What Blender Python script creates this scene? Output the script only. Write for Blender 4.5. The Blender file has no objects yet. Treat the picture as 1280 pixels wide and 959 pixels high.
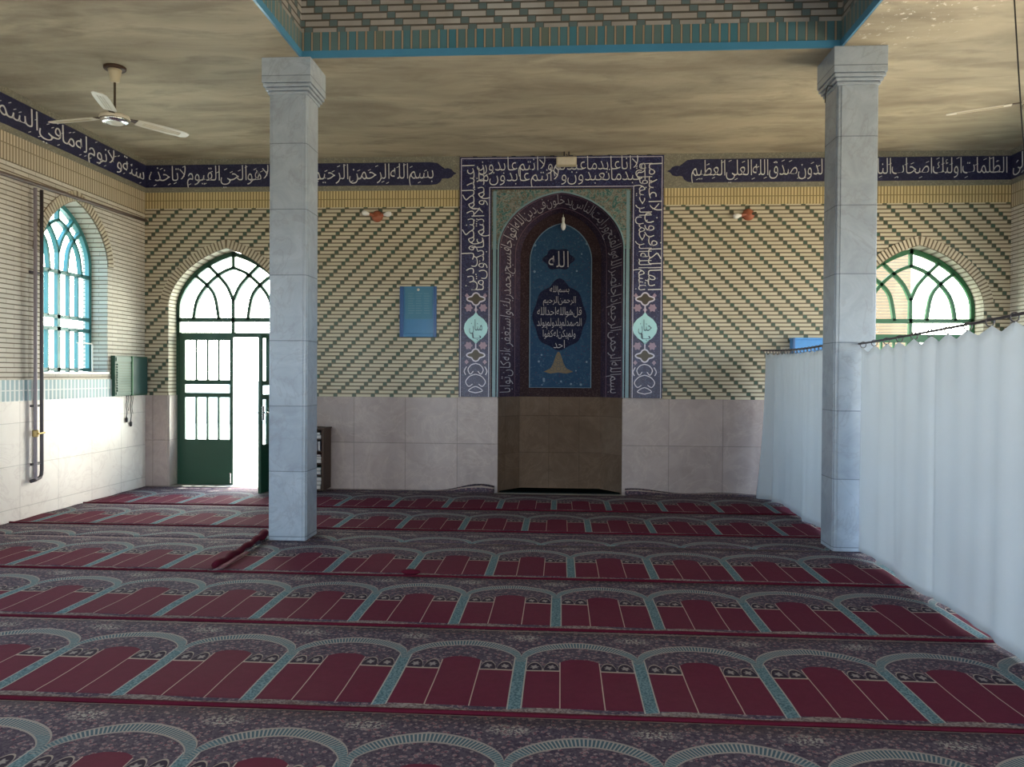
import bpy, bmesh, math, random
from mathutils import Vector, Matrix
R = random.Random(7)
PI = math.pi
S = bpy.context.scene
C = S.collection

# ------------------------------------------------------------------ camera
cam = bpy.data.cameras.new('camera'); camo = bpy.data.objects.new('camera', cam); C.objects.link(camo)
fw = Vector((-0.06271097, 0.99797354, -0.01077741)); rt = Vector((0.99800909, 0.06277863, 0.00605833)); up = Vector((-0.00672264, 0.01037603, 0.99992357))
m4 = Matrix((rt, up, -fw)).transposed().to_4x4(); m4.translation = Vector((0, -10.1667, 1.55))
camo.matrix_world = m4
cam.sensor_fit = 'HORIZONTAL'; cam.sensor_width = 36; cam.lens = 969.534 / 1280 * 36
cam.clip_start = .05; cam.clip_end = 300
S.camera = camo
# ------------------------------------------------------------------ colour management
vs = S.view_settings
vs.view_transform = 'Standard'; vs.look = 'None'; vs.gamma = 1; vs.use_curve_mapping = False
vs.exposure = -0.12
S.cycles.max_bounces = 10; S.cycles.diffuse_bounces = 6; S.cycles.transparent_max_bounces = 12
S.cycles.sample_clamp_indirect = 6.0
# ------------------------------------------------------------------ sky, sun, window portals
SKY_UP, SKY_HOR, SKY_DOWN, SKY_K = (.44, .70, 1.0), (1.25, 1.42, 1.5), (1.35, 1.15, .80), 9.0
HAZE_FRONT = (2.9, 2.7, 2.25)                            # sunlit haze low in the sky beyond the back wall
SHADE_DOWN = (.26, .25, .21)                             # only the ground on the right lies in the sun
world = bpy.data.worlds.new('sky'); S.world = world; world.use_nodes = True
nt = world.node_tree; nt.nodes.clear()
wo = nt.nodes.new('ShaderNodeOutputWorld'); bg = nt.nodes.new('ShaderNodeBackground'); tc = nt.nodes.new('ShaderNodeTexCoord')
sx = nt.nodes.new('ShaderNodeSeparateXYZ'); cr = nt.nodes.new('ShaderNodeValToRGB'); mr = nt.nodes.new('ShaderNodeMapRange')
mr.inputs[1].default_value = -1; mr.inputs[2].default_value = 1
nt.links.new(tc.outputs['Generated'], sx.inputs[0]); nt.links.new(sx.outputs[2], mr.inputs[0]); nt.links.new(mr.outputs[0], cr.inputs[0])
el = cr.color_ramp.elements
el[0].position = 0.0; el[0].color = (*SKY_DOWN, 1); el[1].position = 1.0; el[1].color = (*SKY_UP, 1)
for ps, cc in ((.47, SKY_DOWN), (.51, SKY_HOR), (.62, SKY_UP)):
    e = el.new(ps); e.color = (*cc, 1)
lo = nt.nodes.new('ShaderNodeMapRange'); lo.inputs[1].default_value = .02; lo.inputs[2].default_value = -.04; nt.links.new(sx.outputs[2], lo.inputs[0])
le = nt.nodes.new('ShaderNodeMapRange'); le.inputs[1].default_value = .70; le.inputs[2].default_value = .30; nt.links.new(sx.outputs[0], le.inputs[0])
mu = nt.nodes.new('ShaderNodeMath'); mu.operation = 'MULTIPLY'; nt.links.new(lo.outputs[0], mu.inputs[0]); nt.links.new(le.outputs[0], mu.inputs[1])
mc_ = nt.nodes.new('ShaderNodeMix'); mc_.data_type = 'RGBA'; nt.links.new(mu.outputs[0], mc_.inputs[0]); nt.links.new(cr.outputs[0], mc_.inputs[6]); mc_.inputs[7].default_value = (*SHADE_DOWN, 1)
fy = nt.nodes.new('ShaderNodeMapRange'); fy.inputs[1].default_value = .15; fy.inputs[2].default_value = .5; nt.links.new(sx.outputs[1], fy.inputs[0])
fz_ = nt.nodes.new('ShaderNodeMapRange'); fz_.inputs[1].default_value = .65; fz_.inputs[2].default_value = .35; nt.links.new(sx.outputs[2], fz_.inputs[0])
my = nt.nodes.new('ShaderNodeMath'); my.operation = 'MULTIPLY'; nt.links.new(fy.outputs[0], my.inputs[0]); nt.links.new(fz_.outputs[0], my.inputs[1])
mw = nt.nodes.new('ShaderNodeMix'); mw.data_type = 'RGBA'; nt.links.new(my.outputs[0], mw.inputs[0]); nt.links.new(mc_.outputs[2], mw.inputs[6]); mw.inputs[7].default_value = (*HAZE_FRONT, 1)
nt.links.new(mw.outputs[2], bg.inputs[0]); bg.inputs[1].default_value = SKY_K; nt.links.new(bg.outputs[0], wo.inputs[0])
sun = bpy.data.lights.new('sun', 'SUN'); sun.energy = 20; sun.angle = .01; sun.color = (1, .93, .8)
so = bpy.data.objects.new('sun', sun); C.objects.link(so); so.rotation_euler = (math.radians(-13), math.radians(-3), 0)   # near noon, slightly from beyond the back wall


def portal(loc, w, h, d):
    l = bpy.data.lights.new('portal', 'AREA'); l.shape = 'RECTANGLE'; l.size = w; l.size_y = h
    l.cycles.is_portal = True
    o = bpy.data.objects.new('portal', l); C.objects.link(o); o.location = loc
    o.rotation_euler = Vector(d).to_track_quat('-Z', 'Z').to_euler()
    return o


XL, XR, ZC, YR = -5.62, 5.65, 4.42, -13.5
WT = .32                                                  # wall thickness
portal((-4.49, .02 + WT, 1.6), 1.66, 3.2, (0, -1, 0))
portal((4.53, .02 + WT, 1.6), 1.66, 3.2, (0, -1, 0))
SIDE_L = [(-1.49, .625)] + [(c, .8) for c in (-4.6, -7.2, -9.8)]
SIDE_R = [(c, 1.1) for c in (-1.9, -4.9, -7.9, -10.9)]
for c, hw in SIDE_L: portal((XL - WT - .02, c, 2.55), 2 * hw, 2.0, (1, 0, 0))
for c, hw in SIDE_R: portal((XR + WT + .02, c, 2.15), 2 * hw, 2.9, (-1, 0, 0))
REAR = (-3.6, 0.0, 3.6)
for c in REAR: portal((c, YR - WT - .02, 1.55), 2.0, 2.9, (0, 1, 0))

# ------------------------------------------------------------------ node language
class G:
    """a material's node tree, with arithmetic on sockets"""
    def __init__(s, name):
        s.m = bpy.data.materials.new(name); s.m.use_nodes = True; s.t = s.m.node_tree; s.t.nodes.clear()
        s.out = s.t.nodes.new('ShaderNodeOutputMaterial')
    def n(s, k): return s.t.nodes.new(k)
    def link(s, a, b):
        if isinstance(a, E): s.t.links.new(a.k, b)
        else: b.default_value = a
    def math(s, op, *a):
        nd = s.n('ShaderNodeMath'); nd.operation = op
        for i, v in enumerate(a): s.link(v, nd.inputs[i])
        return E(s, nd.outputs[0])
    def pos(s, kind='world'):
        if kind == 'world': v = s.n('ShaderNodeNewGeometry').outputs['Position']
        else: v = s.n('ShaderNodeTexCoord').outputs['Object']
        sp = s.n('ShaderNodeSeparateXYZ'); s.t.links.new(v, sp.inputs[0])
        s.v = E(s, v)
        return [E(s, sp.outputs[i]) for i in range(3)]
    def vec(s, x, y, z=0.0):
        c = s.n('ShaderNodeCombineXYZ')
        for i, v in enumerate((x, y, z)): s.link(v, c.inputs[i])
        return E(s, c.outputs[0])
    def noise(s, v, scale, detail=3, rough=.55, dist=0.0, col=False):
        nd = s.n('ShaderNodeTexNoise'); s.link(v, nd.inputs['Vector']); nd.inputs['Scale'].default_value = scale
        nd.inputs['Detail'].default_value = detail; nd.inputs['Roughness'].default_value = rough; nd.inputs['Distortion'].default_value = dist
        return E(s, nd.outputs[1 if col else 0])
    def voro(s, v, scale, feature='F1', rnd=1.0):
        nd = s.n('ShaderNodeTexVoronoi'); nd.feature = feature; s.link(v, nd.inputs['Vector']); nd.inputs['Scale'].default_value = scale
        nd.inputs['Randomness'].default_value = rnd
        if feature == 'F1': return E(s, nd.outputs['Distance']), E(s, nd.outputs['Color'])
        return E(s, nd.outputs['Distance'])
    def smooth(s, x, a, b, lo=0.0, hi=1.0):
        nd = s.n('ShaderNodeMapRange'); s.link(x, nd.inputs[0])
        for i, v in enumerate((a, b, lo, hi)): nd.inputs[i + 1].default_value = v
        return E(s, nd.outputs[0])
    def mix(s, f, a, b, mode='MIX'):
        nd = s.n('ShaderNodeMix'); nd.data_type = 'RGBA'; nd.blend_type = mode
        s.link(f, nd.inputs[0]); s.link(col(a), nd.inputs[6]); s.link(col(b), nd.inputs[7])
        return E(s, nd.outputs[2])
    def surf(s, color, rough=.6, bump=None, dist=.01, strength=1.0, metal=0.0, spec=.5, trans=0.0, emit=None):
        b = s.n('ShaderNodeBsdfPrincipled'); s.link(col(color), b.inputs['Base Color']); s.link(rough, b.inputs['Roughness'])
        b.inputs['Metallic'].default_value = metal; b.inputs['Specular IOR Level'].default_value = spec
        if bump is not None:
            bn = s.n('ShaderNodeBump'); bn.inputs['Distance'].default_value = dist; bn.inputs['Strength'].default_value = strength
            s.link(bump, bn.inputs['Height']); s.t.links.new(bn.outputs[0], b.inputs['Normal'])
        s.t.links.new(b.outputs[0], s.out.inputs[0])
        s.b = b
        return s.m


def col(c):
    if isinstance(c, tuple) and len(c) == 3: return (*c, 1)
    return c


class E:
    def __init__(s, g, k): s.g = g; s.k = k
    def __add__(s, o): return s.g.math('ADD', s, o)
    __radd__ = __add__
    def __sub__(s, o): return s.g.math('SUBTRACT', s, o)
    def __rsub__(s, o): return s.g.math('SUBTRACT', o, s)
    def __mul__(s, o): return s.g.math('MULTIPLY', s, o)
    __rmul__ = __mul__
    def __truediv__(s, o): return s.g.math('DIVIDE', s, o)
    def __mod__(s, o): return s.g.math('FLOORED_MODULO', s, o)
    def floor(s): return s.g.math('FLOOR', s)
    def abs(s): return s.g.math('ABSOLUTE', s)
    def lt(s, o): return s.g.math('LESS_THAN', s, o)
    def gt(s, o): return s.g.math('GREATER_THAN', s, o)
    def mn(s, o): return s.g.math('MINIMUM', s, o)
    def mx(s, o): return s.g.math('MAXIMUM', s, o)
    def sqrt(s): return s.g.math('SQRT', s)
    def sin(s): return s.g.math('SINE', s)
    def pw(s, o): return s.g.math('POWER', s, o)
    def inv(s): return s.g.math('SUBTRACT', 1.0, s)


def plain(name, c, rough=.5, metal=0.0, var=.12, scale=18, spec=.5):
    g = G(name); g.pos('object')
    n = g.noise(g.v, scale, 4)
    c2 = tuple(x * (1 - var) for x in c); c3 = tuple(min(1, x * (1 + var)) for x in c)
    return g.surf(g.mix(n, c2, c3), rough, metal=metal, spec=spec)


MORTAR = (.19, .15, .105)


def mat_plain_brick(name='cream_brick_courses', base=(.60, .54, .43), fill=.70, mortar=MORTAR):
    g = G(name); x, y, z = g.pos()
    fz = (z % .05) / .05; row = (z / .05).floor()
    brick = fz.lt(fill) * fz.gt(.03)
    u = x + y + row * .11
    vj = (u % .22).lt(.006)
    brick = brick * (1.0 - vj * .55)
    tone = g.noise(g.vec((u / .22).floor() * 3.7, row * 5.3), 1.0, 0)
    c = g.mix(tone, tuple(v * .8 for v in base), tuple(min(1, v * 1.14) for v in base))
    c = g.mix(g.noise(g.v, 2.2, 4) * .35, c, (.36, .30, .22))
    return g.surf(g.mix(brick, mortar, c), .75, bump=brick, dist=.012)


def mat_diag_brick():
    g = G('diagonal_glazed_brickwork'); x, y, z = g.pos()
    h = .05; fz = (z % h) / h; row = (z / h).floor()
    u = (x + .01).abs(); t = (u + row * .0535) % .253
    brick = t.gt(.052) * t.lt(.246) * fz.lt(.68) * fz.gt(.02)
    green = t.lt(.046) * fz.lt(.86)
    tone = g.noise(g.vec(((u + row * .0535) / .253).floor() * 3.1, row * 5.3), 1.0, 0)
    c = g.mix(tone, (.56, .50, .37), (.70, .64, .50))
    c = g.mix(g.noise(g.v, 1.6, 4) * .4, c, (.44, .38, .27))
    gt = g.mix(g.noise(g.vec(row * 2.3, (u / .253).floor() * 3.3), 1.0, 0), (.070, .065, .040), (.045, .115, .085))
    out = g.mix(green, g.mix(brick, MORTAR, c), gt)
    return g.surf(out, g.smooth(green, 0, 1, .75, .35), bump=brick.mx(green), dist=.012)


def mat_soldier(name, c1, joint, period, zsplit, frac=.58, alt=None, axis='xy'):
    g = G(name); x, y, z = g.pos()
    u = (x + y) % period
    a = (u / period).lt(frac)
    hz = ((z - zsplit).abs()).gt(.006)
    k = a * hz
    tone = g.noise(g.vec(((x + y) / period).floor() * 2.7, z.gt(zsplit) * 4.1), 1.0, 0)
    c = g.mix(tone, tuple(v * .78 for v in c1), tuple(min(1, v * 1.12) for v in c1))
    if alt: c = g.mix(g.noise(g.v, 3.0, 3), c, alt)
    return g.surf(g.mix(k, joint, c), .6, bump=k, dist=.01)


def mat_marble(name, a, b, sx_, sz_, z0=0.0, vein=(.3, .3, .3), rough=.28, joint=.5, axis='xy', off=0.0, stain=None, spec=.5):
    g = G(name); x, y, z = g.pos()
    u = x + off if axis == 'x' else (y + off if axis == 'y' else x + y + off)
    ju = ((u % sx_) - .004).abs().lt(.004); jz = (((z - z0) % sz_) - .004).abs().lt(.004)
    j = ju.mx(jz)
    cell = g.noise(g.vec((u / sx_).floor() * 7.7, ((z - z0) / sz_).floor() * 3.9), 1.0, 0)
    n = g.noise(g.v, 3.5, 6, .62, 1.2)
    v = g.smooth((g.noise(g.v, 1.7, 5, .6, 2.0) - .5).abs(), 0.0, .03, 1.0, 0.0)
    c = g.mix(g.smooth(n * .65 + cell * .35, .3, .7), a, b)
    c = g.mix(v * .35, c, vein)
    if stain: c = g.mix(g.smooth(g.noise(g.v, 1.1, 4), .45, .7) * .7, c, stain)
    c = g.mix(j * joint, c, tuple(q * .35 for q in a))
    return g.surf(c, rough, bump=j.inv(), dist=.003, spec=spec)


def mat_floral(name, ground, vine, dot, scale=1.0, dot2=None, amount=.8, rough=.3, spec=.5):
    """glazed tile with scrolling vines and small blossoms"""
    g = G(name); x, y, z = g.pos()
    w = g.noise(g.v, 9 * scale, 2, .5, 1.6)
    line = g.smooth((w - .5).abs(), .012, .03, 1.0, 0.0)
    d, c = g.voro(g.v, 24 * scale)
    bl = g.smooth(d, .20, .28, 1.0, 0.0); core = g.smooth(d, .07, .11, 1.0, 0.0)
    out = g.mix(line * amount, ground, vine)
    sp = g.n('ShaderNodeSeparateColor'); g.link(c, sp.inputs[0])
    pick = E(g, sp.outputs[0])
    dc = g.mix(pick.gt(.5), dot, dot2 or dot)
    out = g.mix(bl * amount * pick.gt(.25), out, dc)
    out = g.mix(core * amount, out, ground)
    return g.surf(out, rough, spec=spec)


NAVY = (.016, .018, .060)
M = {}
M['brick'] = mat_plain_brick()
M['brick_side'] = mat_plain_brick('lit_brick_courses', (.70, .655, .58), .80)  # cream brick lightened to carry the door's light on the left wall; thinner joints
M['diag'] = mat_diag_brick()
M['soldier'] = mat_soldier('yellow_soldier_bricks', (.66, .53, .28), (.27, .20, .09), .040, 3.868)
M['soldier_side'] = mat_soldier('cream_soldier_bricks', (.60, .52, .38), (.26, .20, .13), .045, 3.865)
M['tile_dado'] = mat_soldier('pale_teal_tile_band', (.36, .50, .55), (.74, .78, .78), .066, 1.36, .62)
M['dado'] = mat_marble('pinkish_marble_slabs', (.30, .235, .225), (.43, .35, .335), .69, .62, .02, (.50, .40, .36), .3, .45)
M['dado_side'] = mat_marble('lit_marble_slabs', (.76, .70, .66), (.84, .79, .75), .62, .44, .14, (.6, .52, .5), .3, .35)  # dado marble lightened: daylight from the open door is put into the colour
M['dado_dark'] = mat_marble('stained_shaded_marble', (.105, .068, .046), (.17, .12, .088), .41, .5, 0, (.2, .14, .1), .7, .3, off=.2, stain=(.07, .045, .03), spec=.12)  # brown stained marble, darkened further to hold the shade of the niche
M['column'] = mat_marble('grey_veined_marble', (.28, .33, .40), (.42, .48, .56), 9.0, .60, .05, (.26, .28, .32), .25, .55)
M['plaster_rough'] = plain('pale_plaster', (.6, .56, .48), .9)


def mat_ceiling():
    g = G('sooty_cream_plaster'); x, y, z = g.pos()
    n = g.noise(g.vec(x * .45, y * 1.3, 0.0), 1.1, 5, .6, .6)
    s = g.noise(g.vec(x * .8, y * 2.6, 3.0), 1.6, 5, .62, .4)
    c = g.mix(g.smooth(n, .35, .68), (.53, .465, .34), (.29, .245, .18))
    c = g.mix(g.smooth(s, .49, .67) * .65, c, (.24, .205, .155))
    # peeling whitewash beside the dome ring
    d = ((x - 2.75).pw(2.0) + (y + 4.2).pw(2.0) * .35).sqrt()
    p = g.smooth(g.noise(g.v, 14, 4, .7), .60, .66) * g.smooth(d, .25, .75, 1.0, 0.0)
    c = g.mix(p, c, (.85, .82, .74))
    return g.surf(c, .9, bump=g.noise(g.v, 5, 5), dist=.03, strength=.35)


M['ceiling'] = mat_ceiling()


def mat_drum():
    g = G('patterned_drum_brick'); x, y, z = g.pos()
    h = .062; fz = (z % h) / h; row = (z / h).floor()
    u = (x + y) + row * .07; t = u % .30
    brick = t.gt(.075) * t.lt(.292) * fz.lt(.72); tile = t.lt(.068) * fz.lt(.85)
    c = g.mix(g.noise(g.v, 5, 3), (.27, .24, .215), (.43, .40, .38))
    c = g.mix(g.smooth(g.noise(g.v, 1.3, 3), .5, .68) * .6, c, (.5, .5, .5))
    out = g.mix(tile, g.mix(brick, (.11, .095, .08), c), (.12, .17, .18))
    return g.surf(out, .45, bump=brick.mx(tile), dist=.012)


M['drum'] = mat_drum()


def mat_drumtile():
    g = G('teal_soldier_tiles'); x, y, z = g.pos()
    u = (x + y) % .083; a = u.lt(.060)
    b = u.gt(.064) * u.lt(.080)
    tone = g.noise(g.vec(((x + y) / .083).floor() * 1.7, 0.0), 1.0, 2)
    c = g.mix(g.smooth(tone, .35, .65), (.055, .20, .27), (.16, .18, .14))
    out = g.mix(b, g.mix(a, (.06, .07, .08), c), (.36, .28, .20))
    return g.surf(out, .3, bump=a.mx(b), dist=.01)


M['drum_tile'] = mat_drumtile()
M['blue_strip'] = plain('blue_glazed_strip', (.07, .25, .42), .3, scale=6)
M['navy'] = mat_floral('navy_glazed_tile', NAVY, (.07, .07, .16), (.11, .11, .19), 1.4, (.08, .06, .14), .4)
M['navy_matt'] = mat_floral('dull_navy_tile', (.010, .012, .035), (.04, .04, .08), (.06, .06, .09), 1.4, None, .4, .7, .1)
M['navy_floral'] = mat_floral('navy_floral_tile', (.013, .013, .065), (.07, .08, .20), (.19, .165, .28), 1.5, (.07, .13, .25), .6)
M['frieze_border'] = mat_floral('olive_grey_floral_border', (.20, .19, .15), (.34, .32, .26), (.10, .10, .10), 1.5, (.36, .33, .27), .7)
M['spandrel'] = None
def mat_spandrel():
    g = G('grey_green_arabesque_tile'); g.pos()
    w = g.noise(g.v, 11, 2, .5, 2.2); w2 = g.noise(g.v, 26, 2, .5, 1.2)
    c = g.mix(g.smooth(w2, .45, .55), (.12, .115, .095), (.21, .205, .18))
    c = g.mix(g.smooth(w, .52, .56), c, g.mix(g.smooth(w2, .47, .53), (.035, .11, .11), (.10, .18, .17)))
    c = g.mix(g.smooth((w - .53).abs(), .010, .022, 1.0, 0.0), c, (.27, .29, .26))
    return g.surf(c, .4, spec=.3)
M['spandrel'] = mat_spandrel()
M['splay'] = mat_floral('dark_plum_floral_tile', (.030, .020, .040), (.10, .06, .08), (.12, .07, .08), 1.3, (.05, .07, .13), .6, .6, .15)
M['brown_floral'] = mat_floral('brown_floral_border_tile', (.035, .020, .024), (.08, .05, .05), (.022, .02, .04), 1.6, (.11, .07, .07), .7, .7, .1)
M['panel_blue'] = mat_floral('blue_floral_tile', (.018, .055, .115), (.045, .10, .155), (.09, .14, .20), 1.0, (.07, .04, .07), .5, .6, .15)
M['script'] = plain('white_glaze_lettering', (.72, .72, .72), .3, var=.08)
M['script_dim'] = plain('pale_grey_glaze_lettering', (.38, .36, .39), .3, var=.1)
M['script_dark'] = plain('dark_blue_glaze_lettering', (.02, .05, .10), .3)
M['teal_trim'] = plain('dull_teal_glaze', (.17, .27, .31), .35)
M['slate_trim'] = plain('slate_blue_glaze', (.12, .19, .26), .5)
M['turquoise'] = plain('turquoise_glaze', (.42, .72, .74), .3, var=.05)
M['pink'] = plain('dusty_pink_glaze', (.36, .25, .33), .35)
M['lilac'] = plain('lilac_white_glaze', (.62, .58, .68), .35)
M['plum'] = plain('plum_glaze', (.16, .09, .13), .35)
M['gold'] = plain('ochre_gold_glaze', (.115, .075, .03), .5)
M['dark_brown_tile'] = plain('dark_umber_glaze', (.06, .045, .03), .35)
M['green_metal'] = plain('dark_green_painted_steel', (.012, .062, .036), .4, scale=5)
M['green_bright'] = plain('mid_green_painted_steel', (.02, .13, .05), .4, scale=5)
M['teal_metal'] = plain('teal_painted_steel', (.05, .22, .23), .4, scale=5)
M['louvre_green'] = plain('sea_green_enamel', (.022, .085, .06), .4, scale=5)
M['door_teal'] = plain('shaded_teal_enamel', (.012, .055, .055), .4, scale=5)  # teal of the cabinet's right panel, its shadow mixed into the colour
M['pipe_dark'] = plain('dark_painted_pipe', (.06, .05, .06), .4)
M['pipe_light'] = plain('mauve_grey_painted_pipe', (.30, .26, .30), .4)
M['conduit'] = plain('brown_painted_conduit', (.13, .095, .085), .5)
M['brass'] = plain('old_brass', (.45, .33, .14), .4, .8)
M['black'] = plain('black_rubber', (.02, .02, .022), .6)
M['white_plastic'] = plain('white_plastic', (.75, .73, .68), .4, var=.04)
M['bulb'] = plain('white_lamp_glass', (.85, .85, .85), .15, var=.02)
M['terracotta'] = plain('terracotta_plastic', (.36, .11, .06), .45)
M['cream_plastic'] = plain('aged_cream_plastic', (.50, .43, .30), .5)
M['fan_paint'] = plain('cream_enamel', (.62, .56, .46), .35)
M['chrome'] = plain('polished_steel', (.7, .7, .7), .2, 1.0)
M['blue_board'] = plain('blue_plastic_sheet', (.05, .20, .40), .3, scale=4)
M['blue_dark'] = plain('deep_blue_plastic', (.03, .10, .28), .3)
M['poster'] = plain('faded_teal_paper', (.06, .20, .31), .5, scale=5)
M['poster_ink'] = plain('faded_grey_ink', (.13, .28, .37), .6)
M['sky_blue'] = plain('sky_blue_paint', (.08, .30, .68), .4)
M['wood'] = plain('dark_varnished_wood', (.055, .028, .017), .5, var=.3, spec=.3)
M['paper'] = plain('book_page_edges', (.55, .52, .50), .8, var=.15, scale=60)
for i, c in enumerate([(.05, .045, .06), (.12, .04, .04), (.05, .09, .07), (.20, .18, .17), (.06, .07, .14)]): M['cover%d' % i] = plain('book_cloth', c, .6)
M['black_mat'] = plain('black_felt', (.004, .007, .007), 1.0, var=.4, scale=80, spec=.0)
M['stone_floor'] = plain('grey_stone_floor', (.30, .29, .28), .5)
M['yard'] = plain('pale_concrete_yard', (.62, .60, .54), .9)
M['yard_wall'] = plain('whitewashed_yard_wall', (.75, .74, .66), .9)


def mat_glass():
    g = G('thin_window_glass')
    tr = g.n('ShaderNodeBsdfTransparent'); gl = g.n('ShaderNodeBsdfGlossy'); gl.inputs['Roughness'].default_value = .05
    tr.inputs[0].default_value = (.90, .95, .95, 1)
    mx = g.n('ShaderNodeMixShader'); mx.inputs[0].default_value = .05
    g.t.links.new(tr.outputs[0], mx.inputs[1]); g.t.links.new(gl.outputs[0], mx.inputs[2]); g.t.links.new(mx.outputs[0], g.out.inputs[0])
    return g.m


M['glass'] = mat_glass()


def mat_cloth():
    g = G('white_cotton_curtain'); x, y, z = g.pos('object')
    n = g.noise(g.v, 1.2, 5)
    c = g.mix(g.smooth(n, .4, .75) * .30, (.72, .76, .80), (.54, .54, .54))
    m = g.surf(c, .9, bump=g.noise(g.v, 220, 2), dist=.001, strength=.4)
    tl = g.n('ShaderNodeBsdfTranslucent'); tl.inputs[0].default_value = (.66, .70, .74, 1)
    mx = g.n('ShaderNodeMixShader'); mx.inputs[0].default_value = .42
    g.t.links.new(g.b.outputs[0], mx.inputs[1]); g.t.links.new(tl.outputs[0], mx.inputs[2]); g.t.links.new(mx.outputs[0], g.out.inputs[0])
    return m


M['cloth'] = mat_cloth()


def mat_carpet():
    """woven prayer carpet: repeating arches, u across (0.63 m), v up from the front edge (1.17 m)"""
    g = G('woven_prayer_carpet'); x, y, z = g.pos('object')
    P = .63
    a = ((x % P) - P / 2)                     # -.315 .. .315 around a panel's centre
    aa = a.abs(); v = y
    wv = g.noise(g.v, 55, 2, .5, .8); wv2 = g.noise(g.v, 24, 3, .6, 1.4)
    vine = g.smooth((wv2 - .5).abs(), .02, .05, 1.0, 0.0)
    d, vc = g.voro(g.v, 38)
    fl = g.smooth(d, .22, .32, 1.0, 0.0)
    base = g.mix(g.smooth(wv, .42, .58), (.045, .025, .050), (.25, .20, .205))
    base = g.mix(vine * .8, base, (.30, .25, .26))
    base = g.mix(fl * .6, base, (.20, .055, .085))
    base = g.mix(g.smooth(d, .34, .46) * .8, base, (.035, .025, .055))
    # blossom clumps along the top border, above every pillar
    cl = g.smooth(((aa - .315).pw(2.0) + ((v - 1.02) * 1.9).pw(2.0)).sqrt(), .06, .12, 1.0, 0.0)
    base = g.mix(cl * g.smooth(g.noise(g.v, 70, 2), .5, .56), base, (.36, .33, .30))
    ground = base
    # maroon field
    RED = g.mix(g.noise(g.v, 30, 3), (.092, .0045, .023), (.138, .009, .038))
    # panel top: rounded between +-.10, otherwise flat at .53
    pt = .705 - .06 * g.smooth(aa, .02, .115).pw(2.2)
    ctr = aa.lt(.102)
    field = v.gt(.085) * (v.lt(.53).mx(ctr * v.lt(pt)))
    out = g.mix(field, ground, RED)
    # small arches with blossoms left and right of the panel
    q = ((aa - .104) % .089) - .0445
    arch_top = .545 + .105 * (1.0 - (q / .040).pw(2.0).mn(1.0)).sqrt()
    sm = v.gt(.545) * v.lt(arch_top) * aa.gt(.104) * aa.lt(.282) * q.abs().lt(.039)
    rim = v.gt(.535) * v.lt(arch_top + .012) * aa.gt(.102) * aa.lt(.284)
    out = g.mix(rim, out, (.34, .28, .24))
    out = g.mix(sm, out, (.018, .012, .030))
    qr = (q.pw(2.0) + ((v - .592) * .75).pw(2.0)).sqrt() * (1.0 + .26 * (g.math('ARCTAN2', v - .592, q) * 6.0).sin())
    blos = sm * g.smooth(qr + (g.noise(g.v, 60, 2) - .5) * .008, .013, .020, 1.0, 0.0)
    out = g.mix(blos, out, (.30, .26, .25))
    # fine beige lines
    line = ((aa - .104).abs().lt(.0028) * v.gt(.085) * v.lt(.66)).mx((v - .534).abs().lt(.004) * aa.gt(.102))
    out = g.mix(line * .85, out, (.50, .38, .32))
    # pillar
    pil = aa.gt(.281) * v.gt(.05) * v.lt(.72)
    pn = g.noise(g.v, 90, 2)
    teal = g.mix(g.smooth(pn, .42, .58), (.05, .12, .15), (.16, .26, .29))
    out = g.mix(pil, out, teal)
    out = g.mix(((aa - .283).abs().lt(.0035)) * v.gt(.05) * v.lt(.72), out, (.38, .35, .32))
    # arch band: from the pillar heads up to a low crest, hatched with white
    s = (aa / .315)
    yo = .735 + .235 * (1.0 - s.pw(1.7)).mx(0.0).sqrt(); yi = .655 + .225 * (1.0 - (s / .94).pw(1.75)).mx(0.0).sqrt()
    band = v.lt(yo) * v.gt(yi) * v.gt(.665)
    ang = g.math('ARCTAN2', v - .55, a)
    hat = ((ang * 22.0) % 1.0).lt(.42)
    bc = g.mix(hat, (.055, .11, .14), (.34, .32, .30))
    bc = g.mix(v.lt(.82), bc, g.mix(.55, teal, bc))
    edge = v.gt(yo - .014).mx(v.lt(yi + .012))
    bc = g.mix(edge, bc, (.32, .28, .26))
    out = g.mix(band, out, bc)
    # front strip and hem, back border
    wave = .066 + .020 * (x * (2 * PI / P)).sin()
    strip = v.lt(wave) * v.gt(.034)
    out = g.mix(strip, out, g.mix(g.smooth(wv, .4, .6), (.13, .09, .09), (.29, .24, .21)))
    out = g.mix(v.lt(.036), out, (.085, .008, .020))
    bb = (v - 1.145).abs().lt(.006)
    out = g.mix(bb, out, (.34, .28, .25))
    # worn pile
    out = g.mix(g.noise(g.v, 1.3, 4) * .25, out, (.13, .09, .09))
    return g.surf(out, .95, bump=g.noise(g.v, 300, 2), dist=.004, strength=.5, spec=.15)


M['carpet'] = mat_carpet()
M['hem'] = plain('maroon_carpet_binding', (.085, .008, .020), .95, var=.2, scale=60, spec=.1)


# ------------------------------------------------------------------ mesh helpers
def obj(name, bm, mat, parent=None, smooth=False, recalc=True):
    me = bpy.data.meshes.new(name)
    if recalc: bmesh.ops.recalc_face_normals(bm, faces=bm.faces)
    if smooth:
        for f in bm.faces: f.smooth = True
    bm.to_mesh(me); bm.free()
    if isinstance(mat, str): mat = M[mat]
    if isinstance(mat, (list, tuple)):
        for q in mat: me.materials.append(M[q] if isinstance(q, str) else q)
    else: me.materials.append(mat)
    o = bpy.data.objects.new(name, me); C.objects.link(o)
    if parent: o.parent = parent
    return o


def tag(o, label=None, cat=None, group=None, kind=None):
    if label: o['label'] = label
    if cat: o['category'] = cat
    if group: o['group'] = group
    if kind: o['kind'] = kind
    return o


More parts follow.
